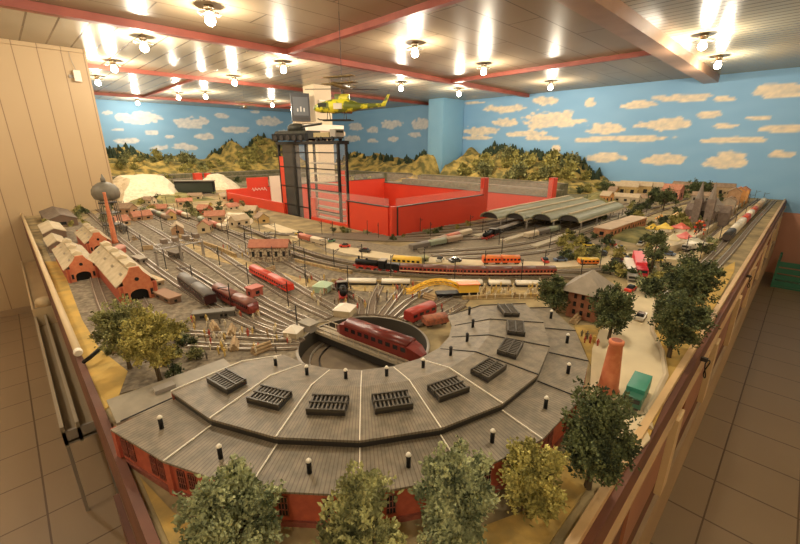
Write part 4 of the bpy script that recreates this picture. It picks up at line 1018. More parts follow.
# conifers on the ridges
co = thing('conifer', 'c', 'conifer')
cm = MB()
for k in range(5): cm.lathe([(.06*(1-k*.15),.01+k*.02),(.008,.055+k*.02)], n=9)
cm.build('needles', mat('conifer_green', (.018,.035,.018), (.04,.06,.03), rough=.9, scale=60), co); MB().cyl((0,0,.015),.006,.04,6).build('trunk', bark, co)
cp_ = Pool(co)
def conifers(pts, axis, wall, depth, u0, u1, n, seed, where, e0, e1, hs, dmax=.45):
    rnd = random.Random(seed*7)
    for i in range(n):
        u = rnd.uniform(u0,u1); d = rnd.uniform(.05,dmax)**1.3
        z = T-.02+(hillz(pts,u,d,depth,hs)-T+.02)*max(0,min(1,(u-e0)/.25,(e1-u)/.25))-.03
        cp_.put((wall-d,u,z) if axis == 0 else (u,wall-d,z), rnd.uniform(0,6), 'dark conifer %s' % where, 'conifers %s' % where, rnd.uniform(.7,1.25))
conifers(RB, 1, YB-.03, 1.9, 1.2, 3.0, 70, 1, 'on the rear ridge above the white quarry', .96, 6.9, 3)
conifers(RB, 1, YB-.03, 1.9, 4.0, 6.4, 50, 2, 'on the rear peaks left of the glass tower', .96, 6.9, 3, .25)
conifers(RRt, 0, XR-.03, 1.55, 2.6, 5.2, 135, 3, 'on the ridge right of the blue pillar', 2.25, 5.76, 8, .45)
conifers(RRt, 0, XR-.72, 1.0, 6.2, 9.5, 55, 4, 'on the ridge between the glass tower and the blue pillar', 5.76, 10.9, 8, .3)
# round autumn bushes on the hillsides
for (pts, axis, wall, depth, u0, u1, n_, hs, e0, e1, wh) in ((RRt,0,XR-.03,1.55,2.6,5.2,38,8,2.25,5.76,'on the hillside right of the blue pillar'),(RB,1,YB-.03,1.9,1.3,6.3,40,3,.96,6.9,'on the rear left hillside')):
    rnd = random.Random(n_+int(u0*10))
    for i in range(n_):
        u = rnd.uniform(u0,u1); d = rnd.uniform(.3,depth*.8); k = rnd.choice((2,2,0))
        z = T-.02+(hillz(pts,u,d,depth,hs)-T+.02)*max(0,min(1,(u-e0)/.25,(e1-u)/.25))-.02
        bp[k].put((wall-d,u,z) if axis == 0 else (u,wall-d,z), rnd.uniform(0,6), 'small %s bush %s' % (bn_[k], wh), 'bushes %s' % wh, rnd.uniform(2.2,4.4))

# ------------------------------------------------------------------ BUILDINGS
def gable(mb, L, W_, h, rh_, ov=.006):
    """gable roof, ridge along x, as a folded slab"""
    y = W_/2+ov; x = L/2+ov; k = rh_/(W_/2)*ov
    mb.extr([(-y,h-k),(0,h+rh_),(y,h-k),(y,h-k+.006),(0,h+rh_+.007),(-y,h-k+.006)], -x, x); return mb
def house(name, label, cat, base, L, W_, h, rz, wm, rm, rh_=None, flat=False, nwin=3, group=None, win=glassy, chimney=False):
    o = thing(name, label, cat, (base[0],base[1],T if len(base) < 3 else base[2]), rz, group); rh_ = rh_ or W_*.4
    if flat:
        MB().bb(-L/2,-W_/2,0,L/2,W_/2,h).build('wall', wm, o); MB().bb(-L/2-.005,-W_/2-.005,h,L/2+.005,W_/2+.005,h+.006).build('roof', rm, o)
    else:
        MB().extr([(-W_/2,0),(W_/2,0),(W_/2,h),(0,h+rh_*.98),(-W_/2,h)], -L/2, L/2).build('wall', wm, o)
        gable(MB(), L, W_, h, rh_).build('roof', rm, o)
    for i in range(nwin):
        x = -L/2+L*(i+.5)/nwin
        for s in (-1,1): MB().box((x,s*W_/2,h*.55),(L/nwin*.35,.003,h*.35)).build('window', win, o)
    for s in (-1,1): MB().box((s*L/2,0,h*.5),(.003,W_*.25,h*.4)).build('window', win, o)
    if chimney: MB().bb(L*.2,-.006,h,L*.2+.014,.008,h+rh_+.02).build('chimney', brick, o)
    return o
def engine_shed(label, c, W_, L, h, rh_):
    o = thing('engine_shed', label, 'building', (c[0],c[1],T), PI/2)       # local x runs away from the viewer
    MB().bb(0,-W_/2,0,L,-W_/2+.008,h).build('side_wall', brick, o); MB().bb(0,W_/2-.008,0,L,W_/2,h).build('side_wall', brick, o)
    MB().bb(L-.008,-W_/2+.008,0,L,W_/2-.008,h+.02).build('back_wall', brick, o)
    dw = W_*.24; dh = h*.72; n = 9
    arch = [(dw*math.cos(PI*i/(n-1)), dh*.62+dh*.38*math.sin(PI*i/(n-1))) for i in range(n)]
    out = [(-W_/2,0),(-W_/2,h),(-W_*.36,h),(-W_*.36,h+rh_*.35),(-W_*.2,h+rh_*.75),(-W_*.12,h+rh_*1.12),(W_*.12,h+rh_*1.12),(W_*.2,h+rh_*.75),(W_*.36,h+rh_*.35),(W_*.36,h),(W_/2,h),(W_/2,0)]
    poly = out+[(dw,0)]+arch+[(-dw,0)]
    MB().extr(poly, -.006, .006).build('front_gable', brick_orange, o)
    MB().bb(.012,-dw,0,.02,dw,dh).build('doorway_dark', black, o)  # black sheet painting the darkness inside the arched opening
    for s in (-1,1):
        MB().box((-.009,s*W_*.43,h*.5),(.012,W_*.06,h*1.05)).build('pilaster', brick, o)
        MB().box((-.007,s*W_*.33,h*.45),(.003,W_*.07,h*.35)).build('window', glassy, o)
    MB().cyl((-.007,0,h+rh_*.35),W_*.06,.004,12,'x').build('round_window', glassy, o)
    y = W_/2+.008; r = MB(); r.extr([(-y,h-.004),(-W_*.1,h+rh_*.72),(-W_*.1,h+rh_*.9),(W_*.1,h+rh_*.9),(W_*.1,h+rh_*.72),(y,h-.004),(y,h+.002),(W_*.11,h+rh_*.74),(W_*.11,h+rh_*.95),(-W_*.11,h+rh_*.95),(-W_*.11,h+rh_*.74),(-y,h+.002)], .004, L+.006)
    r.build('roof', cream, o)
    k = max(2, int(L/.16))
    for i in range(k):
        x = L*(i+.5)/k
        v = MB().extr([(-.022,0),(.022,0),(.022,.012),(0,.024),(-.022,.012)], -.03, .03); v.build('roof_vent', mat('vent_cream', (.62,.52,.35), (.5,.42,.28), rough=.7, scale=30), o, loc=(x,0,h+rh_*.93))
        for s in (-1,1): MB().box((0,0,0),(.05,W_*.16,.004)).build('roof_light', mat('dirty_glass', (.20,.16,.10), rough=.3), o, loc=(x,s*W_*.30,h+rh_*.40)).rotation_euler.x = -s*math.atan2(rh_*.72, W_*.4)
    return o
engine_shed('red brick engine shed with cream roof, front left one nearest the cream rail', (.20,2.68), .14, .62, .075, .06)
engine_shed('red brick engine shed with cream roof, largest and nearest behind the yellow green tree', (.345,2.12), .155, .78, .085, .075)
engine_shed('red brick engine shed with cream roof, rearmost below the water tower', (.375,3.36), .14, .50, .075, .06)
# water tower and thin chimney
_w = G(110,196,1.385)
wt = thing('water_tower', 'dark domed water tower on lattice legs behind the engine sheds', 'tower', (_w.x,_w.y+.16,T)); wt.scale = (.86,.86,1.06)
zt = .27
for k in range(8):
    a = k*PI/4; MB().bar((.085*math.cos(a),.085*math.sin(a),0),(.07*math.cos(a),.07*math.sin(a),zt), .007).build('leg', mat('lead_grey',(.13,.12,.09),(.19,.17,.13),rough=.5,scale=20), wt)
for z in (.08,.17,.25): MB().lathe([(.079,z),(.079,z+.006)], n=16).build('ring_beam', dark, wt)
MB().lathe([(.055,zt),(.10,zt+.015),(.115,zt+.05),(.11,zt+.085),(.085,zt+.115),(.045,zt+.135),(.02,zt+.14)], n=28).build('tank_dome', MATS['lead_grey'], wt, True)
MB().lathe([(.02,zt+.138),(.02,zt+.165),(.012,zt+.175),(.003,zt+.20)], n=12).build('finial', MATS['lead_grey'], wt, True)
tc_ = thing('factory_chimney', 'thin tall tapered red brick chimney in front of the water tower', 'chimney', (.505,3.62,T)); tc_.scale = (1,1,1.12)
MB().lathe([(.022,0),(.020,.02),(.018,.03),(.009,.33),(.011,.34),(.010,.345)], n=14).build('shaft', brick_orange, tc_, True)
bh = thing('boiler_house', 'small round roofed red brick boiler house at the foot of the thin chimney', 'building', (.455,3.22,T), R(60)); bh.scale = (.55,.6,.8)
MB().bb(-.09,-.05,0,.09,.05,.045).build('wall', brick, bh); MB().extr(arc(.11,.045,.075,9), -.095,.095).build('roof', mat('pink_roof',(.48,.22,.16),rough=.6), bh)
oc = thing('factory_chimney', 'thick orange brick chimney standing on the pale road near the roundhouse', 'chimney', (1.158,.285,T))
MB().lathe([(.032,0),(.032,.01),(.028,.012),(.018,.158),(.0205,.160),(.0205,.170),(.017,.172)], n=20).build('shaft', brick_orange, oc, True)
MB().lathe([(.014,.172),(.014,.1725)], n=16).build('flue', brick_dark, oc)
# brick tower with grey hipped roof
bt = thing('brick_tower', 'brown brick tower house with big grey hipped roof right of the roundhouse', 'building', (1.69,.56,T), R(6))
MB().bb(-.065,-.06,0,.065,.06,.13).build('wall', mat('brick_brown',(.30,.12,.07),(.38,.17,.10),rough=.8,scale=60), bt)
for z in (.03,.065,.10):
    for y in (-.03,.0,.03): MB().box((-.0655,y,z),(.003,.012,.02)).build('window', glassy, bt)
    for x in (-.03,.03): MB().box((x,-.0605,z),(.014,.003,.02)).build('window', glassy, bt)
MB().add([(-.10,-.09,.125),(.10,-.09,.125),(.10,.09,.125),(-.10,.09,.125),(-.035,0,.20),(.035,0,.20)],[(3,2,1,0),(0,1,5,4),(1,2,5),(2,3,4,5),(3,0,4)]).build('roof', mat('grey_tile',(.24,.20,.15),(.30,.25,.19),rough=.6,scale=30), bt)
MB().bb(.065,-.04,0,.16,.05,.06).build('side_wing', MATS['brick_brown'], bt); MB().bb(.06,-.05,.06,.17,.06,.068).build('wing_roof', MATS['grey_tile'], bt)
# half timbered signal box
sb = house('signal_box', 'half timbered signal box with rusty red roof beside the curved line', 'building', (1.13,2.34), .24, .10, .10, R(-42), mat('timber_frame',(.45,.38,.26),(.16,.11,.07),rough=.8,scale=90,contrast=(.45,.55)), mat('rust_roof',(.42,.16,.09),(.34,.12,.07),rough=.7,scale=40), .035, nwin=5)
p_ = G(255,296); house('relay_hut', 'small plain red brick hut between the brown and red railcars', 'hut', (p_.x,p_.y), .06,.05,.045, R(10), mat('hut_red',(.48,.12,.08),rough=.6), MATS['hut_red'], flat=True, nwin=1)
for i, (px,py,w_,lb,m_) in enumerate([(345,315,.075,'cream canvas tent at the rear rim of the turntable',cream),(294,338,.055,'cream canvas tent left of the turntable cabin',cream),(323,291,.075,'pale green and white tent behind the turntable crowd',mat('tent_green',(.45,.6,.42),rough=.7)),(340,288,.04,'small dark red kiosk left of the black engine at the turntable',maroon)]):
    p = G(px,py); o = thing('tent', lb, 'tent', (p.x,p.y,T), R(30))
    MB().bb(-w_/2,-w_/2,0,w_/2,w_/2,.035).build('side_cloth', m_, o)
    MB().add([(-w_/2-.004,-w_/2-.004,.035),(w_/2+.004,-w_/2-.004,.035),(w_/2+.004,w_/2+.004,.035),(-w_/2-.004,w_/2+.004,.035),(-.01,0,.055),(.01,0,.055)],[(3,2,1,0),(0,1,5,4),(1,2,5),(2,3,4,5),(3,0,4)]).build('tent_roof', white if m_ is cream else m_, o)
# station hall: parallel barrel roofs
hall = thing('station_hall', 'green grey station hall of parallel arched roofs beside the red pit', 'station', (0,0,T))
vr = mat('hall_roof', (.23,.245,.165), (.29,.295,.20), rough=.5, scale=6)
for i in range(4):
    yc = 1.95-.19*i; x0 = 3.05+.12*i; x1 = 4.75-.06*i
    prof = [(yc+.095*math.cos(PI*k/10), .095+.055*math.sin(PI*k/10)) for k in range(11)]; inn = [(yc+.090*math.cos(PI*k/10), .091+.052*math.sin(PI*k/10)) for k in range(10,-1,-1)]
    MB().extr(prof+inn, x0, x1).build('arched_roof', vr, hall, False)
    MB().bb(x0+.01,yc-.012,.150,x1-.01,yc+.012,.160).build('ridge_light', pale, hall)
    MB().bb(x0,yc-.100,.088,x1,yc-.090,.098).build('gutter', pale, hall)
    MB().extr([(yc+.08*math.cos(PI*k/10), .092+.048*math.sin(PI*k/10)) for k in range(11)], x0+.02, x0+.024).build('end_screen', dark, hall)
    for x in [x0+.05+.36*k for k in range(4)]:
        MB().bb(x,yc-.098,0,x+.012,yc-.090,.09).build('column', grey, hall)
for i, y in enumerate((1.30,1.555,1.80)):
    o = MB().bb(2.65,y-.028,T-.001,5.3,y+.028,T+.018).build('platform', mat('platform_grey',(.46,.40,.29),rough=.8)); tag(o, 'long pale station platform under the arched roofs, %s from the front' % ['first','second','third'][i], 'platform')
for i, (x0,x1,y,lb) in enumerate(((3.36,3.82,1.07,'left part'),(3.84,4.22,1.05,'right part'))):
    house('station_building', 'long ochre and red station building with pale roof, %s' % lb, 'building', ((x0+x1)/2,y), x1-x0, .13, .075, R(-2), mat('ochre_brick',(.46,.22,.09),(.36,.13,.07),rough=.8,scale=50), mat('pale_roof',(.58,.44,.30),(.5,.37,.25),rough=.7,scale=12), flat=True, nwin=6)
# cathedral and old town
st_g = mat('grey_stone', (.16,.12,.10), (.23,.18,.15), rough=.8, scale=40)
ct = thing('cathedral', 'grey stone cathedral with two slim spires at the right', 'church', (4.62,.60,T), R(-2)); ct.scale = (.9,.85,1.0)
MB().extr([(-.10,0),(.10,0),(.10,.15),(0,.235),(-.10,.15)], -.14,.34).build('nave', st_g, ct)
gable(MB(), .47,.2,.152,.088,.01).build('nave_roof', mat('stone_roof',(.24,.2,.165),rough=.6), ct).location.x = .10
MB().extr([(-.06,0),(.06,0),(.06,.13),(0,.19),(-.06,.13)], -.20,.20).build('transept', st_g, ct, rz=PI/2, loc=(.08,0,0))
for y in (-.055,.055):
    t_ = MB().bb(-.19,y-.035,0,-.12,y+.035,.26).build('bell_tower', st_g, ct)
    MB().lathe([(.038,.26),(.026,.30),(.003,.41)], (-.155,y,0), 8).build('spire', MATS['stone_roof'], t_)
MB().cyl((-.143,0,.12),.03,.006,16,'x').build('rose_window', glassy, ct)
for x in (-.05,.02,.17,.25): MB().box((x,-.101,.08),(.022,.004,.07)).build('window', glassy, ct)
rw = [((.52,.36,.14),'yellow'),((.56,.45,.27),'cream'),((.46,.32,.18),'tan'),((.60,.50,.34),'pale'),((.62,.25,.18),'pink'),((.40,.24,.13),'brown'),((.62,.30,.10),'orange'),((.33,.28,.22),'grey')]
rf = [mat('town_roof_red',(.36,.14,.08),(.45,.2,.12),rough=.8,scale=40), mat('town_roof_brown',(.24,.16,.10),(.32,.22,.14),rough=.8,scale=40), mat('town_roof_tan',(.44,.34,.22),(.5,.4,.27),rough=.8,scale=40)]
town = [(612,199,.10,.20,.10,6,1,'left end of the far town'),(622,196,.40,.16,.15,0,2,'far town terrace'),(634,196,.42,.16,.16,0,2,'far town terrace'),(646,195,.40,.16,.14,1,2,'far town terrace'),(657,195,.4,.16,.12,1,1,'far town terrace'),(671,200,.22,.18,.15,4,0,'centre of the far town'),(684,195,.34,.16,.14,2,1,'right of the pink house'),(697,196,.3,.14,.13,1,0,'behind the dark trees'),(708,194,.3,.14,.12,3,2,'behind the cathedral'),(722,196,.3,.14,.15,2,1,'behind the cathedral, right side'),
 (731,208,.13,.12,.20,5,1,'beside the cathedral, tall'),(736,206,.13,.12,.19,6,0,'right of the cathedral, tall'),(741,203,.13,.12,.17,6,0,'right of the cathedral, far one'),(727,214,.12,.11,.15,7,1,'foot of the cathedral, nearest the road'),(722,220,.12,.10,.11,5,1,'foot of the cathedral, corner of the square'),(606,203,.12,.14,.10,6,2,'left edge of the far town'),
 (626,203,.3,.12,.08,3,2,'below the far terraces'),(648,203,.3,.12,.07,3,1,'below the far terraces, right'),(700,203,.2,.12,.10,7,1,'between the dark trees and the cathedral')]
ordn = ['first','second','third','fourth','fifth','sixth','seventh','eighth','ninth','tenth','eleventh','twelfth','thirteenth','fourteenth','fifteenth','sixteenth','seventeenth','eighteenth','nineteenth','twentieth']
for i, (px,py,L_,W_,h_,ci,ri,wh) in enumerate(town):
    p = G(px,py); c_, cn = rw[ci]
    if p.x > XR-.25: p.x = XR-.25
    house('town_house', '%s town house, %s, bearing %s among the town houses' % (cn, wh, ordn[i]) if False else '%s town house, %s, %s from the left' % (cn, wh, ordn[i]), 'house', (p.x,max(p.y,.5)), L_, W_, h_, R(90+random.uniform(-8,8)) if px > 605 and px < 725 else R(random.uniform(-8,8)), mat('town_%s'%cn, c_, tuple(v*.8 for v in c_), rough=.8, scale=30), rf[ri], W_*.35, nwin=3, group='houses of the far town')
# garden houses upper left
rnd = random.Random(5)
gh = [(128,214),(142,220),(120,226),(160,212),(172,219),(185,206),(205,214),(216,222),(232,210),(240,226),(150,204),(196,200),(226,200),(252,214),(262,222),(178,233),(206,232)]
for i, (px,py) in enumerate(gh):
    p = G(px,py); c_, cn = rw[rnd.choice((1,2,3,0,5))] ; r_ = rnd.choice(rf)
    if px == 205: c_, cn = (.5,.12,.06), 'red brick'
    house('cottage', '%s cottage in the gardens above the yard, %s in the list from the left' % (cn,ordn[i]) if False else '%s model cottage above the left yard, %s' % (cn, ['by the water tower','below the chalk quarry','nearest the thin chimney','under the signboard rock','in mid garden','in front of the signboard','with pale gable facing the viewer','by the yellow hedge','under the pale rocks','beside the curved line','at the quarry foot','left of the signboard','right of the signboard','near the red pit corner','nearest the signal box','beside the yard throat','beside the signal bridge'][i]), 'house', (p.x,p.y), rnd.uniform(.12,.18), rnd.uniform(.08,.11), rnd.uniform(.04,.07), rnd.uniform(0,3), mat('cottage_%s'%cn.replace(' ','_'), c_, rough=.8), r_, nwin=2)
# sheds at the far left by the boarded wall
house('goods_shed', 'long low dark roofed goods shed against the boarded wall', 'building', (.30,5.1), .75, .22, .07, PI/2, mat('shed_wood',(.20,.13,.09),rough=.8), mat('shed_roof',(.13,.10,.08),(.2,.16,.12),rough=.7,scale=20), .04, nwin=4)
house('goods_shed', 'small cream roofed shed left of the water tower', 'building', (.17,3.75), .35, .10, .05, PI/2, MATS['shed_wood'], cream, .03, nwin=2)
house('goods_shed', 'low pale platform shed at the left edge beyond the engine sheds', 'building', (.2,4.4), .5, .14, .05, PI/2, MATS['shed_wood'], pale, .03, nwin=3)
# signal bridge
A, B = G(158,266), G(204,256); d = B-A; sbr = thing('signal_bridge', 'grey girder signal bridge spanning the yard tracks', 'bridge', (A.x,A.y,T), math.atan2(d.y,d.x)); Lb = d.length
for x in (0,Lb*.5,Lb): MB().bar((x,-.01,0),(x,-.01,.11),.006).bar((x,.01,0),(x,.01,.11),.006).bar((x,-.01,.03),(x,.01,.06),.003).bar((x,.01,.06),(x,-.01,.09),.003).build('pylon', grey, sbr)
gm = MB().bb(0,-.013,.10,Lb,.013,.105).bb(0,-.013,.13,Lb,.013,.134)
k_ = int(Lb/.04)
for i in range(k_):
    for s in (-1,1): gm.bar((i*Lb/k_,s*.012,.105),((i+1)*Lb/k_,s*.012,.13),.003)
gm.build('truss', grey, sbr)
for i in range(4): MB().bb(Lb*(.15+.23*i),-.02,.134,Lb*(.15+.23*i)+.03,.02,.16).build('signal_cabin', mat('bridge_brown',(.2,.15,.11),rough=.6), sbr)
# turntable railway crane
P0, P1 = G(410,299), G(468,297); d = P1-P0
cr = thing('railway_crane', 'long yellow railway crane with arched lattice boom behind the turntable', 'crane', (P1.x,P1.y,TT), math.atan2(-d.y,-d.x))
MB().bb(-.05,-.025,.008,.16,.025,.02).build('chassis', black, cr); MB().bb(-.045,-.024,.022,.05,.024,.06).build('cab', yellow, cr); MB().bb(-.05,-.028,.06,.055,.028,.065).build('cab_roof', orange, cr)
bm = MB(); bl = d.length; pts = [Vector((.02+bl*t, 0, .04+.045*math.sin(PI*min(1,t*1.1)))) for t in [i/12 for i in range(13)]]
for s in (-1,1): bm.tube([p+Vector((0,s*.012,0)) for p in pts], .004, 5); bm.tube([p+Vector((0,s*.012,-.018)) for p in pts], .003, 5)
for i in range(12):
    for s in (-1,1): bm.bar(pts[i]+Vector((0,s*.012,-.018)), pts[i+1]+Vector((0,s*.012,0)), .003)
    bm.bar(pts[i]+Vector((0,-.012,0)), pts[i+1]+Vector((0,.012,0)), .003)
bm.build('boom', mat('crane_yellow',(.85,.50,.04),rough=.4), cr)
MB().tube([pts[12],pts[12]+Vector((0,0,-.035))], .0015, 4).build('hook_cable', dark, cr)
for x in (-.03,.03,.09,.14):
    w_ = MB()
    for s in (-1,1): w_.cyl((x,s*.015,.008),.009,.004,10,'y')
    w_.build('wheel_pair', dark, cr)
# fairground
fg = [(652,232,.10,(.75,.50,.05),'yellow'),(664,231,.12,(.80,.58,.08),'bright yellow'),(660,222,.09,(.75,.35,.08),'orange'),(680,231,.13,(.65,.12,.08),'red'),(684,241,.12,(.80,.22,.20),'pink red'),(690,224,.10,(.60,.14,.12),'dark red'),(694,247,.14,(.62,.60,.48),'white'),(676,219,.09,(.7,.45,.2),'tan'),(672,243,.09,(.7,.62,.42),'cream')]
for i, (px,py,r_,c_,cn) in enumerate(fg):
    p = G(px,py); o = thing('fairground_tent', '%s round fairground tent near the big wheel' % cn, 'tent', (p.x,p.y,T), .3*i)
    m_ = mat('fair_%s'%cn.replace(' ','_'), c_, rough=.5)
    MB().lathe([(r_*.5,0),(r_*.5,.03)], n=12).build('side_cloth', white, o); MB().lathe([(r_*.56,.028),(r_*.56,.034),(r_*.3,.05),(.004,.075)], n=12).build('canopy', m_, o); MB().bar((0,0,.07),(0,0,.095),.003).build('flagpole', dark, o)
p = G(698,236); fw = thing('ferris_wheel', 'small dark red ferris wheel at the right of the fairground', 'ferris wheel', (p.x,p.y,T), R(40))
wr = MB(); wr.tube([(.06*math.cos(2*PI*i/20),0,.07+.06*math.sin(2*PI*i/20)) for i in range(21)], .003, 5)
for i in range(5): a = PI*i/5; wr.bar((-.06*math.cos(a),0,.07-.06*math.sin(a)),(.06*math.cos(a),0,.07+.06*math.sin(a)),.002)
wr.build('wheel', maroon, fw)
for i in range(10): a = 2*PI*i/10; MB().box((.06*math.cos(a),0,.065+.06*math.sin(a)),(.014,.014,.014)).build('gondola', orange if i%2 else red_bright, fw)
for s in (-1,1): MB().bar((s*.04,.012,0),(0,.012,.07),.004).bar((s*.04,-.012,0),(0,-.012,.07),.004).build('stand', dark, fw)

# ------------------------------------------------------------------ ROAD VEHICLES
def truck(name, label, cat, A, B, wd, h, cm_, bm_, cabf=.22):
    A, B = Vector(A), Vector(B); L = (B-A).length; c = (A+B)/2; o = thing(name, label, cat, (c.x,c.y,T+.009), math.atan2(B.y-A.y,B.x-A.x))
    MB().bb(-L/2,-wd/2*.8,.006,L/2,wd/2*.8,.012).build('chassis', dark, o)
    MB().bb(-L/2,-wd/2,.012,-L/2+L*cabf,wd/2,h*.8).build('cab', cm_, o); MB().bb(-L/2+L*(cabf+.03),-wd/2,.012,L/2,wd/2,h).build('box_body', bm_, o)
    MB().bb(-L/2-.001,-wd*.42,h*.48,-L/2+.001,wd*.42,h*.72).build('windscreen', glassy, o)
    for x in (-L*.36,L*.2,L*.36):
        w_ = MB()
        for s in (-1,1): w_.cyl((x,s*wd*.42,.008),.0085,.006,10,'y')
        w_.build('wheel_pair', black, o)
    return o
truck('lorry', 'dark green box lorry parked on the pale road beside the orange chimney', 'lorry', G(629,413), G(640,391), .046,.052, mat('lorry_green',(.03,.13,.085),rough=.4), mat('lorry_box_green',(.045,.24,.17),rough=.45))
truck('lorry', 'bright red box lorry on the pale road at the crossing', 'lorry', G(641,280), G(636,262), .055,.065, mat('lorry_red',(.62,.03,.05),rough=.4), mat('lorry_box_red',(.80,.06,.08),rough=.4))
truck('lorry', 'white lorry standing left of the bright red one', 'lorry', G(632,284), G(627,266), .048,.045, grey, white)
truck('lorry', 'white lorry in the right edge car park below the fairground', 'lorry', G(684,252), G(694,250), .05,.05, grey, white)
cars = []
cc = [((.62,.05,.03),'red'),((.75,.55,.08),'yellow'),((.65,.60,.5),'white'),((.10,.14,.22),'blue'),((.06,.06,.055),'black'),((.12,.25,.14),'green')]
for c_, cn in cc:
    o = thing('car', 'c', 'car')
    MB().extr([(-.017,.004),(.017,.004),(.017,.016),(-.017,.016)], -.04,.04).build('body', mat('car_%s'%cn, c_, rough=.3), o)
    MB().add([(-.026,-.015,.016),(.022,-.015,.016),(.022,.015,.016),(-.026,.015,.016),(-.018,-.012,.028),(.012,-.012,.028),(.012,.012,.028),(-.018,.012,.028)],[(3,2,1,0),(4,5,6,7),(0,1,5,4),(1,2,6,5),(2,3,7,6),(3,0,4,7)]).build('cabin', glassy, o)
    for x in (-.025,.025):
        w_ = MB()
        for s in (-1,1): w_.cyl((x,s*.016,.006),.006,.004,8,'y')
        w_.build('wheel_pair', black, o)
    cars.append(Pool(o))
carpos = [(655,262,1,'beside the red lorry'),(648,270,2,'by the crossing, right of the red lorry'),(630,292,0,'below the white lorry'),(622,258,3,'at the road fork, upper'),(618,263,4,'at the road fork, lower'),(640,254,5,'beyond the red lorry'),(588,247,1,'on the car park by the station, bright one'),(596,252,2,'on the car park by the station'),(604,256,4,'on the car park, right side'),(573,258,5,'left of the car park'),(560,262,3,'on the middle road near its right end'),(545,263,0,'on the middle road right of the rail bus'),(455,263,4,'on the middle road left of the rail bus'),(440,262,2,'on the middle road above the long train'),(365,253,4,'on the middle road above the black steam engine'),(345,248,0,'on the middle road bend'),(330,243,5,'on the middle road near the red pit'),(610,246,0,'behind the car park'),(620,250,2,'behind the car park, right'),(668,256,3,'under the fairground trees'),(660,250,0,'below the yellow tents'),(640,246,2,'left of the fairground'),(650,242,1,'left of the fairground, nearer the tents'),(700,230,2,'behind the ferris wheel'),(712,218,4,'on the square before the cathedral'),(640,320,2,'lonely on the wide pale road'),(122,262,4,'beside the largest engine shed'),(300,236,1,'by the red pit corner')]
for px,py,k,wh in carpos:
    p = G(px,py); cars[k].put((p.x,p.y,T+.008), random.Random(px).uniform(0,3.1), 'tiny %s car %s' % (cc[k][1], wh))

# ------------------------------------------------------------------ MASTS AND LAMPS
ms = thing('catenary_mast', 'm', 'mast')
MB().bar((0,0,0),(0,0,.13),.005,n=6).build('pole', dark, ms); MB().bar((0,0,.115),(.05,0,.122),.0028).bar((0,0,.095),(.045,0,.119),.0022).build('arm', dark, ms); MB().bb(-.008,-.008,0,.008,.008,.008).build('foot', pale, ms)
mp = Pool(ms)
def masts(P, stepm, off, label, group, start=.2):
    acc = -start; n_ = 0
    for i in range(1, len(P)):
        seg = P[i]-P[i-1]; acc += seg.length
        if acc > stepm:
            acc = 0; d = seg.normalized(); q = P[i]+Vector((-d.y,d.x,0))*off; mp.put((q.x,q.y,T), math.atan2(d.y,d.x)+(PI/2 if off < 0 else -PI/2), label, group); n_ += 1
masts(tracks[0], .42, .036, 'dark catenary mast beside the yard track nearest the sheds', 'masts of the first yard track')
masts(tracks[2], .40, .036, 'dark catenary mast beside the third yard track', 'masts of the third yard track', .05)
masts(tracks[4], .40, .036, 'dark catenary mast beside the fifth yard track', 'masts of the fifth yard track')
masts(tracks[5], .42, .04, 'dark catenary mast beside the outermost yard track', 'masts of the outermost yard track', .1)
masts(tracks[16], .30, -.045, 'dark catenary mast in front of the long red and cream train', 'masts of the main line')
masts(tracks[17], .33, .05, 'dark catenary mast between the main line and the middle road', 'masts of the rear main line', .1)
for t_ in (18,20,22,24): masts(tracks[t_], .38, .036, 'dark catenary mast on the station approach', 'masts of the station', .1*(t_%3))
for t_ in (28,29): masts(tracks[t_], .6, .036, 'dark catenary mast beside the right edge tracks', 'masts of the edge tracks')

# ------------------------------------------------------------------ CROWD
def figure(c_, cn):
    mb = MB()
    for s in (-1,1):
        mb.tube([(0,s*.0022,0),(0,s*.002,.008),(0,s*.0018,.0165)], [.0016,.0018,.0024], 5)
        mb.tube([(0,s*.0045,.0275),(.001,s*.006,.022),(.002,s*.0055,.016)], [.0014,.0013,.001], 4)
    mb.lathe([(.003,.0155),(.0034,.021),(.0046,.0275),(.0018,.0295),(.0014,.031)], n=7)
    mb.sphere((0,0,.0335),.0028,7,5)
    return Pool(mb.build('person', mat('clothes_%s'%cn, c_, rough=.8)))
fc = [((.60,.42,.12),'ochre'),((.66,.58,.42),'cream'),((.45,.08,.05),'red'),((.12,.10,.08),'dark'),((.30,.20,.10),'brown')]
fp = [figure(c_, cn) for c_, cn in fc]
for f in fp: f.o['category'] = 'person'
nfig = 0
def crowd(poly, n, where, seed, kinds=(0,0,1,1,2,3,4)):
    global nfig
    rnd = random.Random(seed)
    for i in range(n):
        t, s = rnd.random(), rnd.random(); a = Vector(poly[0]).lerp(Vector(poly[1]), t); b = Vector(poly[3]).lerp(Vector(poly[2]), t); q = a.lerp(b, s); p = G(q.x,q.y); k = rnd.choice(kinds)
        r_ = (Vector((p.x,p.y))-C0).length
        if r_ < RT+.03: continue
        fp[k].put((p.x,p.y,T+.004), rnd.uniform(0,6.28), 'tiny figure in %s clothes standing %s' % (fc[k][1], where), 'figures %s' % where, rnd.uniform(.75,1.0)); nfig += 1
crowd([(292,272),(345,284),(372,312),(318,308)], 62, 'behind the turntable, left of the black engine', 1)
crowd([(355,284),(440,286),(420,300),(372,306)], 34, 'behind the turntable right of the black engine', 2)
crowd([(445,284),(550,284),(548,300),(470,300)], 88, 'below the pale wagons behind the roundhouse', 3, (0,0,1,1,1,4))
crowd([(190,322),(262,312),(300,352),(200,362)], 58, 'left of the turntable among the rails', 4)
crowd([(228,246),(262,252),(262,262),(205,255)], 20, 'beside the signal box', 5)
crowd([(385,318),(450,300),(460,312),(440,330)], 8, 'beside the small red boxcar', 6)
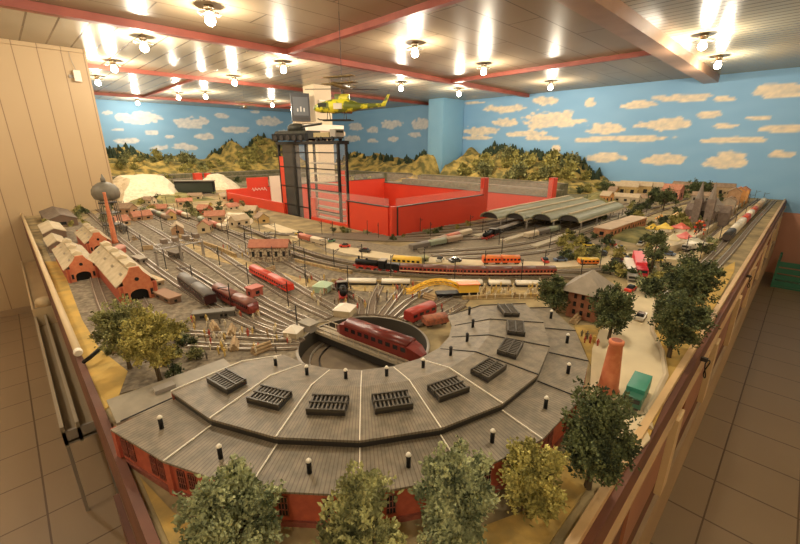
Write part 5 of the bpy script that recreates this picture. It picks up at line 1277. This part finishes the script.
crowd([(575,330),(608,352),(598,372),(588,350)], 8, 'on the road edge behind the roundhouse end', 7)
# ochre stone walls and timber stacks
stone = mat('ochre_stone', (.48,.35,.16), (.30,.21,.10), rough=.9, scale=60, contrast=(.4,.6))
for pts, lb, hh in (([(332,283),(380,284),(440,286)], 'low ochre stone wall under the pale wagons, left part', .022), ([(462,300),(500,298),(548,297)], 'low ochre stone wall behind the roundhouse end', .02), ([(180,238),(215,249),(236,258)], 'ochre stone embankment wall above the yard tracks, left of the signal box', .03), ([(296,262),(330,270),(352,274)], 'ochre stone wall along the curved main line', .02)):
    m_ = MB(); strip(m_, smooth([G(*p) for p in pts]), 0, .014, -.001, hh); tag(m_.build('stone_wall', stone), lb, 'wall')
rnd = random.Random(9)
lgp = MB()
for i in range(3):
    for j in range(3-i): lgp.cyl((0,(j-(2-i)/2)*.011,.006+i*.0095),.0055,.07,8,'x')
lg0 = Pool(tag(lgp.build('timber_stack', mat('timber', (.45,.32,.17), (.3,.2,.1), rough=.8, scale=40)), 'x', 'timber'))
for i, (px,py,wh) in enumerate([(215,330,'left of the turntable'),(232,334,'left of the turntable, second'),(150,345,'under the yellow green tree'),(118,352,'at the foot of the olive tree'),(262,352,'next to the roundhouse left end'),(135,240,'by the boiler house'),(148,250,'near the signal bridge'),(270,272,'under the red rail buses'),(430,300,'beside the yellow crane'),(560,312,'at the bushy tree'),(575,322,'before the brick tower'),(235,348,'on the stub tracks')]):
    p = G(px,py); lg0.put((p.x,p.y,T+.003), rnd.uniform(0,3), 'small stack of logs %s' % wh, 'log stacks')

for i, (px,py,L_,W_,h_,cn,c_,wh) in enumerate([(168,300,.16,.05,.03,'brown',(.22,.13,.08),'between the largest engine shed and the black locomotive'),(152,283,.18,.05,.025,'tan',(.40,.30,.18),'behind the largest engine shed'),(176,258,.12,.04,.04,'dark',(.10,.08,.06),'under the signal bridge'),(140,262,.12,.04,.03,'grey',(.26,.23,.18),'beside the roof of the largest engine shed'),(215,318,.16,.035,.03,'dark grey',(.14,.13,.11),'left of the turntable stub tracks'),(420,262,.1,.05,.03,'olive',(.2,.2,.1),'behind the yellow machine')]):
    p = G(px,py); house('loading_stage', 'low flat %s loading stage %s' % (cn,wh), 'platform', (p.x,p.y), L_, W_, h_, R(100) if px < 200 else R(150), mat('stage_%d'%i,c_,rough=.8), mat('stage_top_%d'%i,tuple(v*1.5 for v in c_),rough=.8), flat=True, nwin=2)
